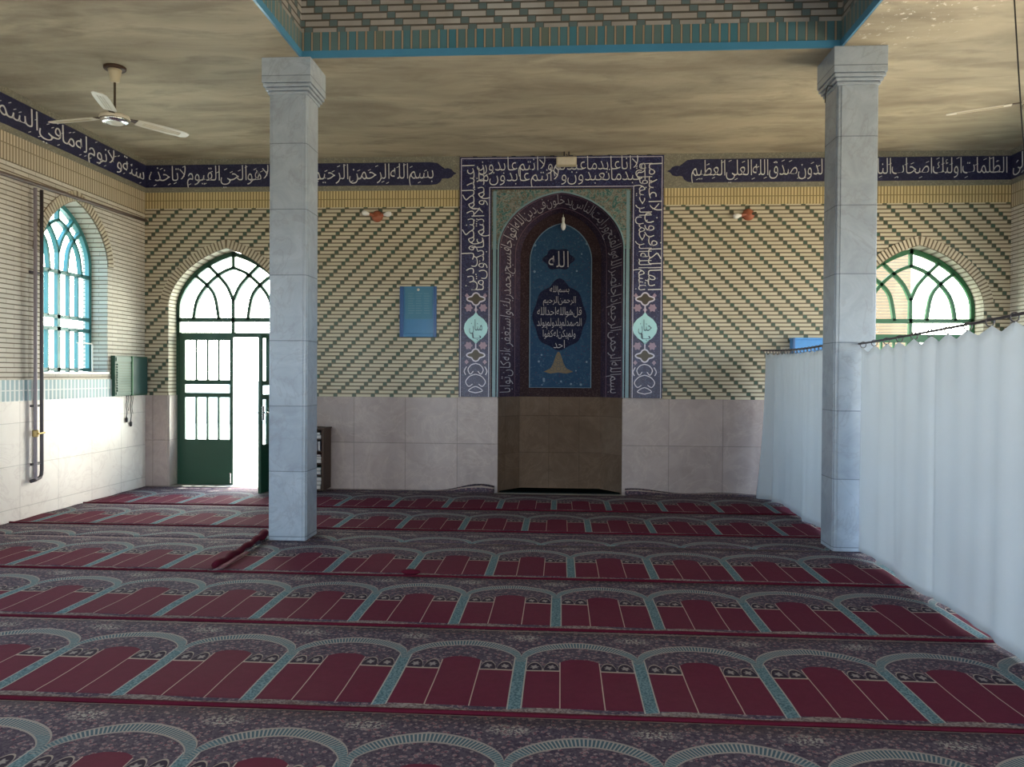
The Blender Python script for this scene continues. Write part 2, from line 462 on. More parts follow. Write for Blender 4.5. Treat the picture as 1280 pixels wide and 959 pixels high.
def thing(name, label, cat, loc=(0, 0, 0), rz=0, group=None, kind=None):
    o = bpy.data.objects.new(name, None); C.objects.link(o); o.location = loc; o.rotation_euler = (0, 0, rz)
    o.empty_display_size = .1
    return tag(o, label, cat, group, kind)


def dup(root, loc, rz=None, label=None, name=None):
    r = root.copy(); C.objects.link(r); r.location = loc
    if rz is not None: r.rotation_euler = (0, 0, rz)
    if label: r['label'] = label
    for ch in list(root.children):
        c = ch.copy(); C.objects.link(c); c.parent = r
        for g2 in ch.children:
            d = g2.copy(); C.objects.link(d); d.parent = c
    return r


def box(bm, x0, x1, y0, y1, z0, z1, bev=0.0, mi=0):
    r = bmesh.ops.create_cube(bm, size=1.0)
    vs_ = r['verts']
    for v in vs_:
        v.co = Vector((x0 + (v.co.x + .5) * (x1 - x0), y0 + (v.co.y + .5) * (y1 - y0), z0 + (v.co.z + .5) * (z1 - z0)))
    fs = set(f for v in vs_ for f in v.link_faces)
    for f in fs: f.material_index = mi
    if bev:
        es = list(set(e for v in vs_ for e in v.link_edges))
        bmesh.ops.bevel(bm, geom=es, offset=bev, segments=2, profile=.6, affect='EDGES')
    return bm


def boxes(*bs, bev=0.0):
    bm = bmesh.new()
    for b in bs: box(bm, *b, bev=bev)
    return bm


def tube(bm, pts, r, seg=8, cap=True, closed=False):
    pts = [Vector(p) for p in pts]; n = len(pts); rings = []
    rr = r if isinstance(r, (list, tuple)) else [r] * n
    prev = None
    for i, p in enumerate(pts):
        if closed: t = pts[(i + 1) % n] - pts[i - 1]
        else: t = (pts[min(i + 1, n - 1)] - pts[max(i - 1, 0)])
        t.normalize()
        if prev is None:
            a = Vector((0, 0, 1)) if abs(t.z) < .9 else Vector((1, 0, 0))
            u = t.cross(a).normalized()
        else:
            u = (prev - t * prev.dot(t)).normalized()
        prev = u; w = t.cross(u)
        rings.append([bm.verts.new(p + (u * math.cos(2 * PI * k / seg) + w * math.sin(2 * PI * k / seg)) * rr[i]) for k in range(seg)])
    m = n if closed else n - 1
    for i in range(m):
        A, B = rings[i], rings[(i + 1) % n]
        for k in range(seg): bm.faces.new((A[k], A[(k + 1) % seg], B[(k + 1) % seg], B[k]))
    if cap and not closed: bm.faces.new(rings[0]); bm.faces.new(rings[-1][::-1])
    return bm


def lathe(bm, prof, seg=20, c=(0, 0, 0), axis='z'):
    rings = []
    for r, h in prof:
        ring = []
        for k in range(seg):
            a = 2 * PI * k / seg
            p = (r * math.cos(a), r * math.sin(a), h)
            if axis == 'y': p = (p[0], h, p[1])
            if axis == 'x': p = (h, p[0], p[1])
            ring.append(bm.verts.new(Vector(c) + Vector(p)))
        rings.append(ring)
    for A, B in zip(rings, rings[1:]):
        for k in range(seg): bm.faces.new((A[k], A[(k + 1) % seg], B[(k + 1) % seg], B[k]))
    for rg in (rings[0], rings[-1]):
        try: bm.faces.new(rg)
        except ValueError: pass
    return bm


def prism(bm, pts2, f0, f1):
    """closed outline extruded between two placing functions (u, v) -> 3D"""
    A = [bm.verts.new(f0(*p)) for p in pts2]; B = [bm.verts.new(f1(*p)) for p in pts2]
    n = len(pts2)
    for i in range(n): bm.faces.new((A[i], A[(i + 1) % n], B[(i + 1) % n], B[i]))
    for loop in (A, B):
        f = bm.faces.new(loop)
        if n > 4: bmesh.ops.triangulate(bm, faces=[f])
    return bm


def strip2(bm, pts2, w, f0, f1, closed=False):
    """a bar of width w following a 2D path, extruded between two placing functions"""
    P_ = [Vector((p[0], p[1])) for p in pts2]; n = len(P_)
    L, Rr = [], []
    for i, p in enumerate(P_):
        if closed: t = P_[(i + 1) % n] - P_[i - 1]
        else: t = P_[min(i + 1, n - 1)] - P_[max(i - 1, 0)]
        t.normalize(); nn = Vector((-t.y, t.x))
        ww = w[i] if isinstance(w, (list, tuple)) else w
        L.append(p + nn * ww / 2); Rr.append(p - nn * ww / 2)
    V = [[bm.verts.new(f(q.x, q.y)) for q in side] for f in (f0, f1) for side in (L, Rr)]
    a, b, c, d = V
    m = n if closed else n - 1
    for i in range(m):
        j = (i + 1) % n
        bm.faces.new((a[i], a[j], b[j], b[i])); bm.faces.new((c[i], d[i], d[j], c[j]))
        bm.faces.new((a[i], c[i], c[j], a[j])); bm.faces.new((b[i], b[j], d[j], d[i]))
    if not closed:
        bm.faces.new((a[0], b[0], d[0], c[0])); bm.faces.new((a[-1], c[-1], d[-1], b[-1]))
    return bm


def arch_pts(c, hw, spring, rise, k=.25, n=18):
    """from right spring over the crown to left spring"""
    out = []
    for i in range(-n, n + 1):
        th = i / n
        t = math.sin(th * PI / 2)
        h = rise * ((1 - k) * math.sqrt(max(0, 1 - t * t)) + k * (1 - abs(t)))
        out.append((c - t * hw, spring + h))
    return out


def opening(c, hw, z0, spring, rise, k=.25, n=18):
    return [(c - hw, z0), (c + hw, z0)] + arch_pts(c, hw, spring, rise, k, n)


def wall_mesh(bm, outer, holes, f0, depth_f):
    """flat wall with holes; f0 places the room face, depth_f the outer face; reveals join both"""
    for f in (f0, depth_f):
        es = []
        for lp in [outer] + holes:
            vv = [bm.verts.new(f(*p)) for p in lp]
            for i in range(len(vv)): es.append(bm.edges.new((vv[i], vv[(i + 1) % len(vv)])))
        bmesh.ops.triangle_fill(bm, use_beauty=True, use_dissolve=False, edges=es)
    base = set(bm.faces)
    for h in holes:
        n = len(h); A = [bm.verts.new(f0(*p)) for p in h]; B = [bm.verts.new(depth_f(*p)) for p in h]
        for i in range(n):
            fc = bm.faces.new((A[i], A[(i + 1) % n], B[(i + 1) % n], B[i])); fc.material_index = 1
    return bm


# ------------------------------------------------------------------ Arabic lettering
FORMS = {}
for ch, base, n in [('ا', 0xFE8D, 2), ('ب', 0xFE8F, 4), ('ة', 0xFE93, 2), ('ت', 0xFE95, 4), ('ث', 0xFE99, 4), ('ج', 0xFE9D, 4), ('ح', 0xFEA1, 4), ('خ', 0xFEA5, 4),
                    ('د', 0xFEA9, 2), ('ذ', 0xFEAB, 2), ('ر', 0xFEAD, 2), ('ز', 0xFEAF, 2), ('س', 0xFEB1, 4), ('ش', 0xFEB5, 4), ('ص', 0xFEB9, 4), ('ض', 0xFEBD, 4),
                    ('ط', 0xFEC1, 4), ('ظ', 0xFEC5, 4), ('ع', 0xFEC9, 4), ('غ', 0xFECD, 4), ('ف', 0xFED1, 4), ('ق', 0xFED5, 4), ('ك', 0xFED9, 4), ('ل', 0xFEDD, 4),
                    ('م', 0xFEE1, 4), ('ن', 0xFEE5, 4), ('ه', 0xFEE9, 4), ('و', 0xFEED, 2), ('ى', 0xFEEF, 2), ('ي', 0xFEF1, 4), ('أ', 0xFE83, 2), ('ئ', 0xFE89, 4), ('إ', 0xFE87, 2)]:
    FORMS[ch] = (base, n)


def shape_word(w):
    out = []; i = 0; prev = False
    while i < len(w):
        ch = w[i]
        if ch == 'ل' and i + 1 < len(w) and w[i + 1] == 'ا':
            out.append(chr(0xFEFB + (1 if prev else 0))); prev = False; i += 2; continue
        base, n = FORMS[ch]
        nxt = i + 1 < len(w) and n == 4
        if n == 4: idx = (3 if nxt else 1) if prev else (2 if nxt else 0)
        else: idx = 1 if prev else 0
        out.append(chr(base + idx)); prev = n == 4 and nxt; i += 1
    return ''.join(reversed(out))


def shape(t): return ' '.join(reversed([shape_word(w) for w in t.split()]))


_cv = bpy.data.curves.new('lettering', 'FONT'); _ov = bpy.data.objects.new('lettering', _cv); C.objects.link(_ov)


def word_mesh(word, thin):
    """one word's filled outline, the letter bowls enlarged against ascenders and tails"""
    key = (word, thin)
    if key in _words: return _words[key]
    _cv.body = word; _cv.resolution_u = 2; _cv.fill_mode = 'FRONT'
    dg = bpy.context.evaluated_depsgraph_get(); dg.update()
    ev = _ov.evaluated_get(dg); me = ev.to_mesh(); b = bmesh.new(); b.from_mesh(me); ev.to_mesh_clear()
    bmesh.ops.remove_doubles(b, verts=b.verts, dist=1e-5)
    mv = {}
    for e in b.edges:                                          # draw the outline inwards: a finer pen
        if len(e.link_faces) != 1: continue
        f = e.link_faces[0]; d = (e.verts[1].co - e.verts[0].co).normalized(); n = Vector((-d.y, d.x, 0))
        if (f.calc_center_median() - e.verts[0].co).dot(n) < 0: n = -n
        for v in e.verts: mv.setdefault(v, []).append(n)
    for v, ns in mv.items():
        q = sum(ns, Vector()); L_ = q.length
        if L_ > .3: v.co += q / L_ * (-thin) * min(1.5, len(ns) / L_)
    b.verts.index_update(); co = [[v.co.x, v.co.y] for v in b.verts]; polys = [tuple(v.index for v in f.verts) for f in b.faces]; b.free()
    KN = [(-.45, -.12), (-.25, .02), (-.02, .23), (.36, .62), (.72, 1.0), (1.05, 1.10)]
    for c in co:
        y = c[1]
        for (a0, b0), (a1, b1) in zip(KN, KN[1:]):
            if y <= a1 or a1 == KN[-1][0]: c[1] = b0 + (b1 - b0) * (y - a0) / (a1 - a0); break
    x0 = min(c[0] for c in co)
    for c in co: c[0] -= x0
    _words[key] = (co, polys, max(c[0] for c in co))
    return _words[key]


_words = {}


def script_into(bm, text, W, H, f0, f1, thin=-.010, u0=0.0, v0=0.0, cut=0, gap=.07, wave=.0):
    """lettering fitted to W x H with its lower left corner at (u0, v0); placed by f(u, v)"""
    ws = [word_mesh(shape_word(w), thin) for w in text.split()][::-1]
    tot = sum(w[2] for w in ws) + gap * (len(ws) - 1); k = W / tot; x = 0
    lo = min(c[1] for w in ws for c in w[0]); hi = max(c[1] for w in ws for c in w[0])
    lo, hi = (lo, hi) if len(ws) < 3 else (max(lo, .0), min(hi, 1.06))
    for wi, (co, polys, wd) in enumerate(ws):
        b2 = bmesh.new(); dv = wave * (1 if wi % 2 else -1)
        vv = [b2.verts.new((c[0], c[1], 0)) for c in co]
        for p in polys:
            try: b2.faces.new([vv[i] for i in p])
            except ValueError: pass
        bmesh.ops.remove_doubles(b2, verts=b2.verts, dist=1e-5)
        if cut: bmesh.ops.subdivide_edges(b2, edges=[e for e in b2.edges if e.calc_length() > .25], cuts=cut, use_grid_fill=False)
        uv = {v: (u0 + (v.co.x + x) * k, v0 + ((v.co.y - lo) / (hi - lo) + dv) * H) for v in b2.verts}
        T = {v: bm.verts.new(f1(*uv[v])) for v in b2.verts}
        Bk = {v: bm.verts.new(f0(*uv[v])) for v in b2.verts}
        for f in b2.faces:
            try:
                bm.faces.new([T[v] for v in f.verts])
                for e in f.edges:
                    if len(e.link_faces) == 1:
                        a, b = e.verts; bm.faces.new((T[a], T[b], Bk[b], Bk[a]))
            except ValueError: pass
        b2.free(); x += wd + gap
    return bm


# ================================================================== THE ROOM
tag(obj('floor', boxes((XL - .3, XR + .3, YR - .3, WT, -.12, 0)), 'stone_floor'), kind='structure')
DOOR_C, WIN_C, DHW, DSP, DRISE = -4.49, 4.53, .80, 2.44, .79
NC, NHW, NSP, NRISE, NK = -.01, .82, 3.20, .745, .12
bm = bmesh.new()
wall_mesh(bm, [(XL - .3, -.1), (XR + .3, -.1), (XR + .3, 4.7), (XL - .3, 4.7)],
          [opening(DOOR_C, DHW, .0, DSP, DRISE), opening(WIN_C, DHW, .0, DSP, DRISE), opening(NC, NHW, 0, NSP, NRISE, NK)],
          lambda u, v: Vector((u, 0, v)), lambda u, v: Vector((u, WT, v)))
# the prayer niche's own hole needs no reveal: drop it
bmesh.ops.delete(bm, geom=[f for f in bm.faces if f.material_index == 1 and abs(f.calc_center_median().x) < 1], context='FACES')
tag(obj('wall_back', bm, ['diag', 'brick']), kind='structure')


def side_wall(name, x, out, holes, z0, z1):
    bm = bmesh.new()
    hs = [opening(c, hw, z0, z1[0], z1[1]) for c, hw in holes]
    wall_mesh(bm, [(YR - .3, -.1), (0.0, -.1), (0.0, 4.7), (YR - .3, 4.7)], hs, lambda u, v: Vector((x, u, v)), lambda u, v: Vector((x + out, u, v)))
    return tag(obj(name, bm, ['brick_side', 'brick_side']), kind='structure')


side_wall('wall_left', XL, -WT, SIDE_L, 1.555, (2.86, .68))
side_wall('wall_right', XR, WT, SIDE_R, .72, (2.75, .85))
bm = bmesh.new()
wall_mesh(bm, [(XL - .3, -.1), (XR + .3, -.1), (XR + .3, 4.7), (XL - .3, 4.7)], [opening(c, 1.0, 0.02, 2.2, .8) for c in REAR],
          lambda u, v: Vector((u, YR, v)), lambda u, v: Vector((u, YR - WT, v)))
tag(obj('wall_rear', bm, ['brick', 'brick']), kind='structure')

# ceiling with the square dome well
DX0, DX1, DY0, DY1 = -2.385, 2.43, -8.0, -3.2
bm = bmesh.new()
wall_mesh(bm, [(XL - .3, YR - .3), (XR + .3, YR - .3), (XR + .3, .3), (XL - .3, .3)], [[(DX0, DY0), (DX1, DY0), (DX1, DY1), (DX0, DY1)]],
          lambda u, v: Vector((u, v, ZC)), lambda u, v: Vector((u, v, ZC + .2)))
tag(obj('ceiling', bm, ['ceiling', 'ceiling']), kind='structure')
# drum of the dome: brick walls, tile courses and blue edge strip
ZT = 5.7
drum = tag(bpy.data.objects.new('dome_drum', None), 'square brick drum under the dome with a teal tile course and blue edge', 'dome', kind='structure'); C.objects.link(drum)


def ring(x0, x1, y0, y1, z0, z1, t):
    return boxes((x0, x1, y1 - t, y1 + .1, z0, z1), (x0, x1, y0 - .1, y0 + t, z0, z1), (x0 - .1, x0 + t, y0 + t, y1 - t, z0, z1), (x1 - t, x1 + .1, y0 + t, y1 - t, z0, z1))


obj('brick_wall', ring(DX0, DX1, DY0, DY1, 4.655, ZT, .005), 'drum', drum)
obj('tile_course', ring(DX0, DX1, DY0, DY1, 4.485, 4.655, .012), 'drum_tile', drum)
obj('edge_strip', ring(DX0, DX1, DY0, DY1, 4.422, 4.485, .020), 'blue_strip', drum)
bm = bmesh.new(); prof = []
for i in range(9):
    a = i / 8 * PI / 2; prof.append((3.9 * math.cos(a) + .01, ZT + 2.2 * math.sin(a)))
lathe(bm, prof, 32, ((DX0 + DX1) / 2, (DY0 + DY1) / 2, 0)); 
bmesh.ops.delete(bm, geom=[f for f in bm.faces if len(f.verts) > 4 and f.calc_center_median().z < ZT + .2], context='FACES')
obj('dome_shell', bm, 'drum', drum, smooth=True)
obj('cornice', boxes((DX0 - 1.7, DX1 + 1.7, DY1, DY1 + 1.7, ZT, ZT + .05), (DX0 - 1.7, DX1 + 1.7, DY0 - 1.7, DY0, ZT, ZT + .05), (DX0 - 1.7, DX0, DY0, DY1, ZT, ZT + .05), (DX1, DX1 + 1.7, DY0, DY1, ZT, ZT + .05)), 'drum', drum)

# marble dado (skirting slabs up to eye level) and brick courses under the frieze
ZD = 1.25
tag(obj('trim_1', boxes((XL, DOOR_C - DHW, -.018, .0, 0, ZD), (DOOR_C + DHW, NC - NHW, -.018, 0, 0, ZD), (NC + NHW, WIN_C - DHW, -.018, 0, 0, ZD), (WIN_C + DHW, XR, -.018, 0, 0, ZD),
                        (DOOR_C - DHW, DOOR_C - DHW + .015, 0, .22, 0, ZD), (WIN_C + DHW - .015, WIN_C + DHW, 0, .22, 0, ZD)), 'dado'), 'pinkish marble dado slabs along the back wall', 'dado', kind='structure')
tag(obj('trim_2', boxes((XL, XL + .018, YR, -.018, 0, ZD)), 'dado_side'), 'marble dado slabs along the left wall, lightened in colour for the door light', 'dado', kind='structure')
tag(obj('trim_3', boxes((XR - .018, XR, YR, -.018, 0, .70)), 'dado_side'), kind='structure')
tag(obj('trim_4', boxes((XL, XL + .014, YR, -.01, ZD, 1.468)), 'tile_dado'), 'pale teal tile band above the left wall dado', 'tile band', kind='structure')
MX0, MX1 = -1.34, 1.31
tag(obj('trim_5', boxes((XL, MX0, -.012, 0, 3.765, 3.98), (MX1, XR, -.012, 0, 3.765, 3.98)), 'soldier'), 'two upright courses of yellow brick under the back wall frieze', 'brick course', kind='structure')
tag(obj('trim_6', boxes((XL, XL + .012, YR, -.012, 3.70, 3.98), (XR - .012, XR, YR, -.012, 3.70, 3.98)), 'soldier_side'), 'upright cream brick courses under the side wall friezes', 'brick course', kind='structure')


def voussoirs(c, hw, spring, rise, f, k=.25, w=.115, n=44):
    """ring of brick headers around an arch, each header a block"""
    pts = arch_pts(c, hw, spring, rise, k, 60)
    L = [0]
    for a, b in zip(pts, pts[1:]): L.append(L[-1] + math.dist(a, b))
    tot = L[-1]; bm = bmesh.new()

    def at(s):
        s = max(0, min(tot, s))
        for i in range(len(L) - 1):
            if L[i + 1] >= s - 1e-9: break
        t = (s - L[i]) / max(1e-9, L[i + 1] - L[i])
        p = Vector(pts[i]).lerp(Vector(pts[i + 1]), t); d = (Vector(pts[min(i + 2, len(pts) - 1)]) - Vector(pts[max(i - 1, 0)])).normalized()
        return p, Vector((d.y, -d.x))
    for i in range(n):
        s0 = (i + .20) / n * tot; s1 = (i + .80) / n * tot
        (p, np_), (q, nq) = at(s0), at(s1)
        e = .004
        quad = [p + np_ * e, q + nq * e, q + nq * w, p + np_ * w]
        prism(bm, [tuple(v) for v in quad], lambda u, v: f(u, v, -.004), lambda u, v: f(u, v, .016))
    bk = bmesh.new()
    return bm


def mortar_ring(c, hw, spring, rise, f, k=.25, w=.12):
    bm = bmesh.new()
    strip2(bm, [(p[0], p[1]) for p in arch_pts(c, hw + w / 2, spring, rise + w / 2, k, 30)], w, lambda u, v: f(u, v, -.004), lambda u, v: f(u, v, .006))
    return bm


M['voussoir'] = plain('cream_brick_headers', (.58, .51, .39), .75, scale=9, var=.2)
M['mortar'] = plain('brown_mortar', MORTAR, .9)
back_f = lambda u, v, d: Vector((u, -d, v))
left_f = lambda u, v, d: Vector((XL + d, u, v))
for i, (c, hw, sp, ri, f, nm) in enumerate([(DOOR_C, DHW, DSP, DRISE, back_f, 'brick header arch over the open green door'), (WIN_C, DHW, DSP, DRISE, back_f, 'brick header arch over the window behind the white curtain'),
                                            (-1.49, .625, 2.86, .68, left_f, 'brick header arch over the left wall window')]):
    t = thing('trim_%d' % (7 + i), nm, 'brick arch', kind='structure')
    obj('header_bricks', voussoirs(c, hw, sp, ri, f, n=52 if hw > .7 else 44), 'voussoir', t)
    obj('mortar_bed', mortar_ring(c, hw, sp, ri, f), 'mortar', t)


# ------------------------------------------------------------------ arched steel frames
def curve(pts, n=10):
    """Catmull-Rom through points"""
    P_ = [pts[0]] + list(pts) + [pts[-1]]; out = []
    for i in range(1, len(P_) - 2):
        for k in range(n):
            t = k / n; a, b, c, d = [Vector(q) for q in P_[i - 1:i + 3]]
            out.append(tuple(.5 * ((2 * b) + (c - a) * t + (2 * a - 5 * b + 4 * c - d) * t * t + (3 * b - a - 3 * c + d) * t ** 3)))
    out.append(tuple(pts[-1])); return out


def tracery(bm, c, hw, zt, apex, f0, f1, w=.034):
    sy = (apex - zt) / 1.157
    A = [(-.73, 0), (-.655, .345), (-.48, .59), (-.236, .79), (0, .887)]
    B1 = [(-.26, 0), (-.335, .394), (-.48, .59), (-.70, .76)]
    B2 = [(0, .33), (-.10, .55), (-.236, .714), (-.46, .93)]
    for s in (-1, 1):
        for path in (A, B1, B2): strip2(bm, [(c - s * p[0] * hw, zt + p[1] * sy) for p in curve(path, 6)], w, f0, f1)
    strip2(bm, [(c, zt), (c, zt + .36 * sy)], w, f0, f1); strip2(bm, [(c, zt + .87 * sy), (c, apex)], w, f0, f1)


def bar(bm, u0, u1, v0, v1, f0, f1): prism(bm, [(u0, v0), (u1, v0), (u1, v1), (u0, v1)], f0, f1)


def leaf_mesh(w, h=2.03, t=.04):
    """steel door leaf, hinge at u=0, reaching u=w"""
    bm = bmesh.new(); a, b = .075, w - .045
    zs = [(0, .62), (1.20, 1.262), (1.378, 1.44), (1.985, h)]
    for z0, z1 in zs: box(bm, 0, w, -t / 2, t / 2, z0, z1)
    for z0, z1 in ((.62, 1.20), (1.262, 1.378), (1.44, 1.985)):
        box(bm, 0, a, -t / 2, t / 2, z0, z1); box(bm, b, w, -t / 2, t / 2, z0, z1)
    for z0, z1 in ((.62, 1.20), (1.44, 1.985)):
        for k in (1, 2, 3):
            u = a + (b - a) * k / 4; box(bm, u - .012, u + .012, -t / 2, t / 2, z0, z1)
    bm2 = bmesh.new(); box(bm2, .02, w - .02, -.003, .003, .61, 1.995)
    return bm, bm2


def steel_door(name, c, hw, y, open_right, mat):
    t = thing(name, None, None, kind='structure')
    zt, apex, spring = 2.285, DSP + DRISE - .012, DSP
    f0 = lambda u, v: Vector((u, y - .025, v)); f1 = lambda u, v: Vector((u, y + .025, v))
    bm = bmesh.new()
    strip2(bm, [(c + hw - .03, 0.0), (c + hw - .03, 1.2), (c + hw - .03, spring - .02)] + arch_pts(c, hw - .03, spring, DRISE - .04)[1:-1] + [(c - hw + .03, spring - .02), (c - hw + .03, 1.2), (c - hw + .03, 0.0)], .062, f0, f1)
    for z0, z1 in ((zt - .028, zt + .028), (2.045, 2.11)): bar(bm, c - hw + .03, c + hw - .03, z0, z1, f0, f1)
    bar(bm, c - .02, c + .02, 2.11, zt, f0, f1)
    tracery(bm, c, hw - .04, zt, apex, f0, f1, .042)
    obj('door_frame', bm, mat, t)
    bm = bmesh.new()
    prism(bm, [(c - hw + .03, 2.06), (c + hw - .03, 2.06)] + [(p[0], p[1]) for p in arch_pts(c, hw - .03, spring, DRISE - .03)], lambda u, v: Vector((u, y - .002, v)), lambda u, v: Vector((u, y + .002, v)))
    obj('pane', bm, 'glass', t)
    for side in (-1, 1):
        w = hw - .062
        a, b = leaf_mesh(w)
        lf = obj('leaf', a, mat, t); pn = obj('pane', b, 'glass', lf)
        lf.location = (c + side * (hw - .06), y, .02)
        ang = 0 if side < 0 else PI
        if side > 0 and open_right: ang = PI + math.radians(83)
        lf.rotation_euler = (0, 0, ang)
        if side > 0:
            hb = bmesh.new(); sgn = 1
            tube(hb, [(w - .05, sgn * .02, 1.03), (w - .05, sgn * .065, 1.03), (w - .055, sgn * .07, 1.03), (w - .16, sgn * .07, 1.03)], .010)
            tube(hb, [(w - .05, -sgn * .02, 1.03), (w - .05, -sgn * .065, 1.03), (w - .16, -sgn * .07, 1.03)], .010)
            box(hb, w - .075, w - .025, -.026, .026, .93, 1.12, .004)
            obj('handle', hb, 'chrome', lf)
        else:
            hb = bmesh.new(); tube(hb, [(w - .03, -.028, .02), (w - .03, -.028, .16)], .008); tube(hb, [(w - .03, -.03, .16), (w - .03, -.055, .16)], .007)
            obj('bolt', hb, 'chrome', lf)
    return t


tag(steel_door('door_1', DOOR_C, .815, .24, True, 'green_metal'), 'arched dark green steel double door, right leaf standing open')
tag(steel_door('door_2', WIN_C, .815, .24, False, 'green_bright'), 'arched green steel door behind the white curtain')
tag(obj('trim_10', boxes((DOOR_C - DHW, DOOR_C + DHW, .02, WT, 0, .02)), 'stone_floor'), kind='structure')
# left wall window
wn = thing('window_1', 'arched teal steel window in the left wall', None, kind='structure')
xw = XL - .23; f0 = lambda u, v: Vector((xw - .025, u, v)); f1 = lambda u, v: Vector((xw + .025, u, v))
bm = bmesh.new(); wc, wh = -1.49, .625; wz0, wsp, wri = 1.555, 2.86, .68
strip2(bm, opening(wc, wh - .028, wz0 + .03, wsp, wri - .03), .055, f0, f1, closed=True)
wt_ = 2.72
for z in (wt_, 2.20, 2.06): bar(bm, wc - wh + .03, wc + wh - .03, z - .022, z + .022, f0, f1)
bar(bm, wc - .028, wc + .028, wz0, wt_, f0, f1)
for u in (-.36, -.19, .19, .36):
    bar(bm, wc + u - .012, wc + u + .012, wz0, 2.06, f0, f1); bar(bm, wc + u - .012, wc + u + .012, 2.20, wt_, f0, f1)
tracery(bm, wc, wh - .03, wt_, wsp + wri - .03, f0, f1, .036)
obj('window_frame', bm, 'teal_metal', wn)
bm = bmesh.new(); prism(bm, opening(wc, wh - .02, wz0 + .01, wsp, wri - .02), lambda u, v: Vector((xw - .002, u, v)), lambda u, v: Vector((xw + .002, u, v)))
obj('pane', bm, 'glass', wn)
bm = bmesh.new(); box(bm, XL - .22, XL + .03, wc - wh + .002, wc + wh - .002, wz0 - .025, wz0, .004)
obj('window_sill', bm, 'dado_side', wn)
# window of the neighbouring bays (left and right walls), beside the photograph's frame
for i, (c, hw) in enumerate(SIDE_L[1:] + SIDE_R):
    right = i >= 3
    x = (XR + .23) if right else (XL - .23)
    z0, sp, ri = (.72, 2.75, .85) if right else (1.555, 2.86, .68)
    t = thing('window_%d' % (i + 2), None, None, kind='structure')
    f0 = lambda u, v: Vector((x - .025, u, v)); f1 = lambda u, v: Vector((x + .025, u, v))
    bm = bmesh.new(); strip2(bm, opening(c, hw - .028, z0 + .03, sp, ri - .03), .055, f0, f1, closed=True)
    for z in (sp - .14, 2.1): bar(bm, c - hw + .03, c + hw - .03, z - .022, z + .022, f0, f1)
    bar(bm, c - .028, c + .028, z0, sp - .14, f0, f1); tracery(bm, c, hw - .03, sp - .14, sp + ri - .03, f0, f1, .036)
    obj('window_frame', bm, 'teal_metal', t)

# ------------------------------------------------------------------ outside
tag(obj('ground', boxes((-14, 14, WT, 16, -.16, -.04)), 'yard'), kind='structure')
tag(obj('wall_yard', boxes((-14, 1.0, 14.0, 14.3, -.1, 1.3)), 'yard_wall'), 'pale yard wall beyond the open door', 'wall', kind='structure')
M['brick_out'] = mat_plain_brick('peach_brick_outside', (.36, .19, .10))
tag(obj('wall_outbuilding', boxes((2.4, 5.74, 3.0, 6.0, -.1, 4.4)), 'brick_out'), 'peach brick outbuilding seen through the right window', 'wall', kind='structure')

# ================================================================== COLUMNS
def column(x0, y0, label, w=.345):
    cx, cy = x0 + w / 2, y0 + w / 2
    t = thing('marble_column', label, 'column', (cx, cy, 0), group='marble columns')
    h = w / 2
    bm = bmesh.new(); box(bm, -h, h, -h, h, 0.0, 4.13, .012)
    for sx_ in (-1, 1):
        for sy_ in (-1, 1): pass
    obj('shaft', bm, 'column', t)
    bm = bmesh.new(); e = .028                                  # raised slab faces between the corner grooves
    for k in range(4):
        M4 = Matrix.Rotation(k * PI / 2, 4, 'Z'); b2 = bmesh.new(); box(b2, -h + e, h - e, -h - .006, -h + .02, .02, 4.10, .003)
        bmesh.ops.transform(b2, matrix=M4, verts=b2.verts); tmp = bpy.data.meshes.new('t'); b2.to_mesh(tmp); b2.free(); bm.from_mesh(tmp); bpy.data.meshes.remove(tmp)
    obj('facing_slabs', bm, 'column', t)
    bm = bmesh.new()
    for i, (o, z0, z1) in enumerate([(.014, 4.10, 4.127), (.030, 4.13, 4.157), (.046, 4.16, 4.190)]): box(bm, -h - o, h + o, -h - o, h + o, z0, z1, .007)
    obj('moulding', bm, 'column', t)
    bm = bmesh.new(); box(bm, -h - .055, h + .055, -h - .055, h + .055, 4.195, ZC, .006)
    obj('capital', bm, 'column', t)
    return t


COL_L = column(-2.675, -3.2, 'grey marble column standing on the carpet in front of the open green door')
COL_R = column(2.402, -3.2, 'grey marble column standing beside the white curtain')
bm = bmesh.new(); tube(bm, [(2.39, -3.1, 4.13), (2.335, -3.13, 4.12), (2.315, -3.14, 4.06), (2.31, -3.14, 3.97)], .004, 6)
tag(obj('loose_wire', bm, 'black'), 'short black wire end dangling from the right column moulding', 'wire')

# ================================================================== FRIEZES
T_LEFT = 'بسم الله الرحمن الرحيم الله لا اله الا هو الحي القيوم لا تاخذه'
T_SIDE = 'سنة ولا نوم له ما في السموات وما في الارض من ذا الذي يشفع عنده الا باذنه'
T_RIGHT = 'الظلمات اولئك اصحاب النار هم فيها خالدون صدق الله العلي العظيم'
T_SIDE_R = 'الله ولي الذين امنوا يخرجهم من الظلمات الى النور والذين كفروا اولياوهم الطاغوت يخرجونهم من النور الى'
FZ0, FZ1, NZ0, NZ1 = 3.98, ZC, 4.045, 4.345


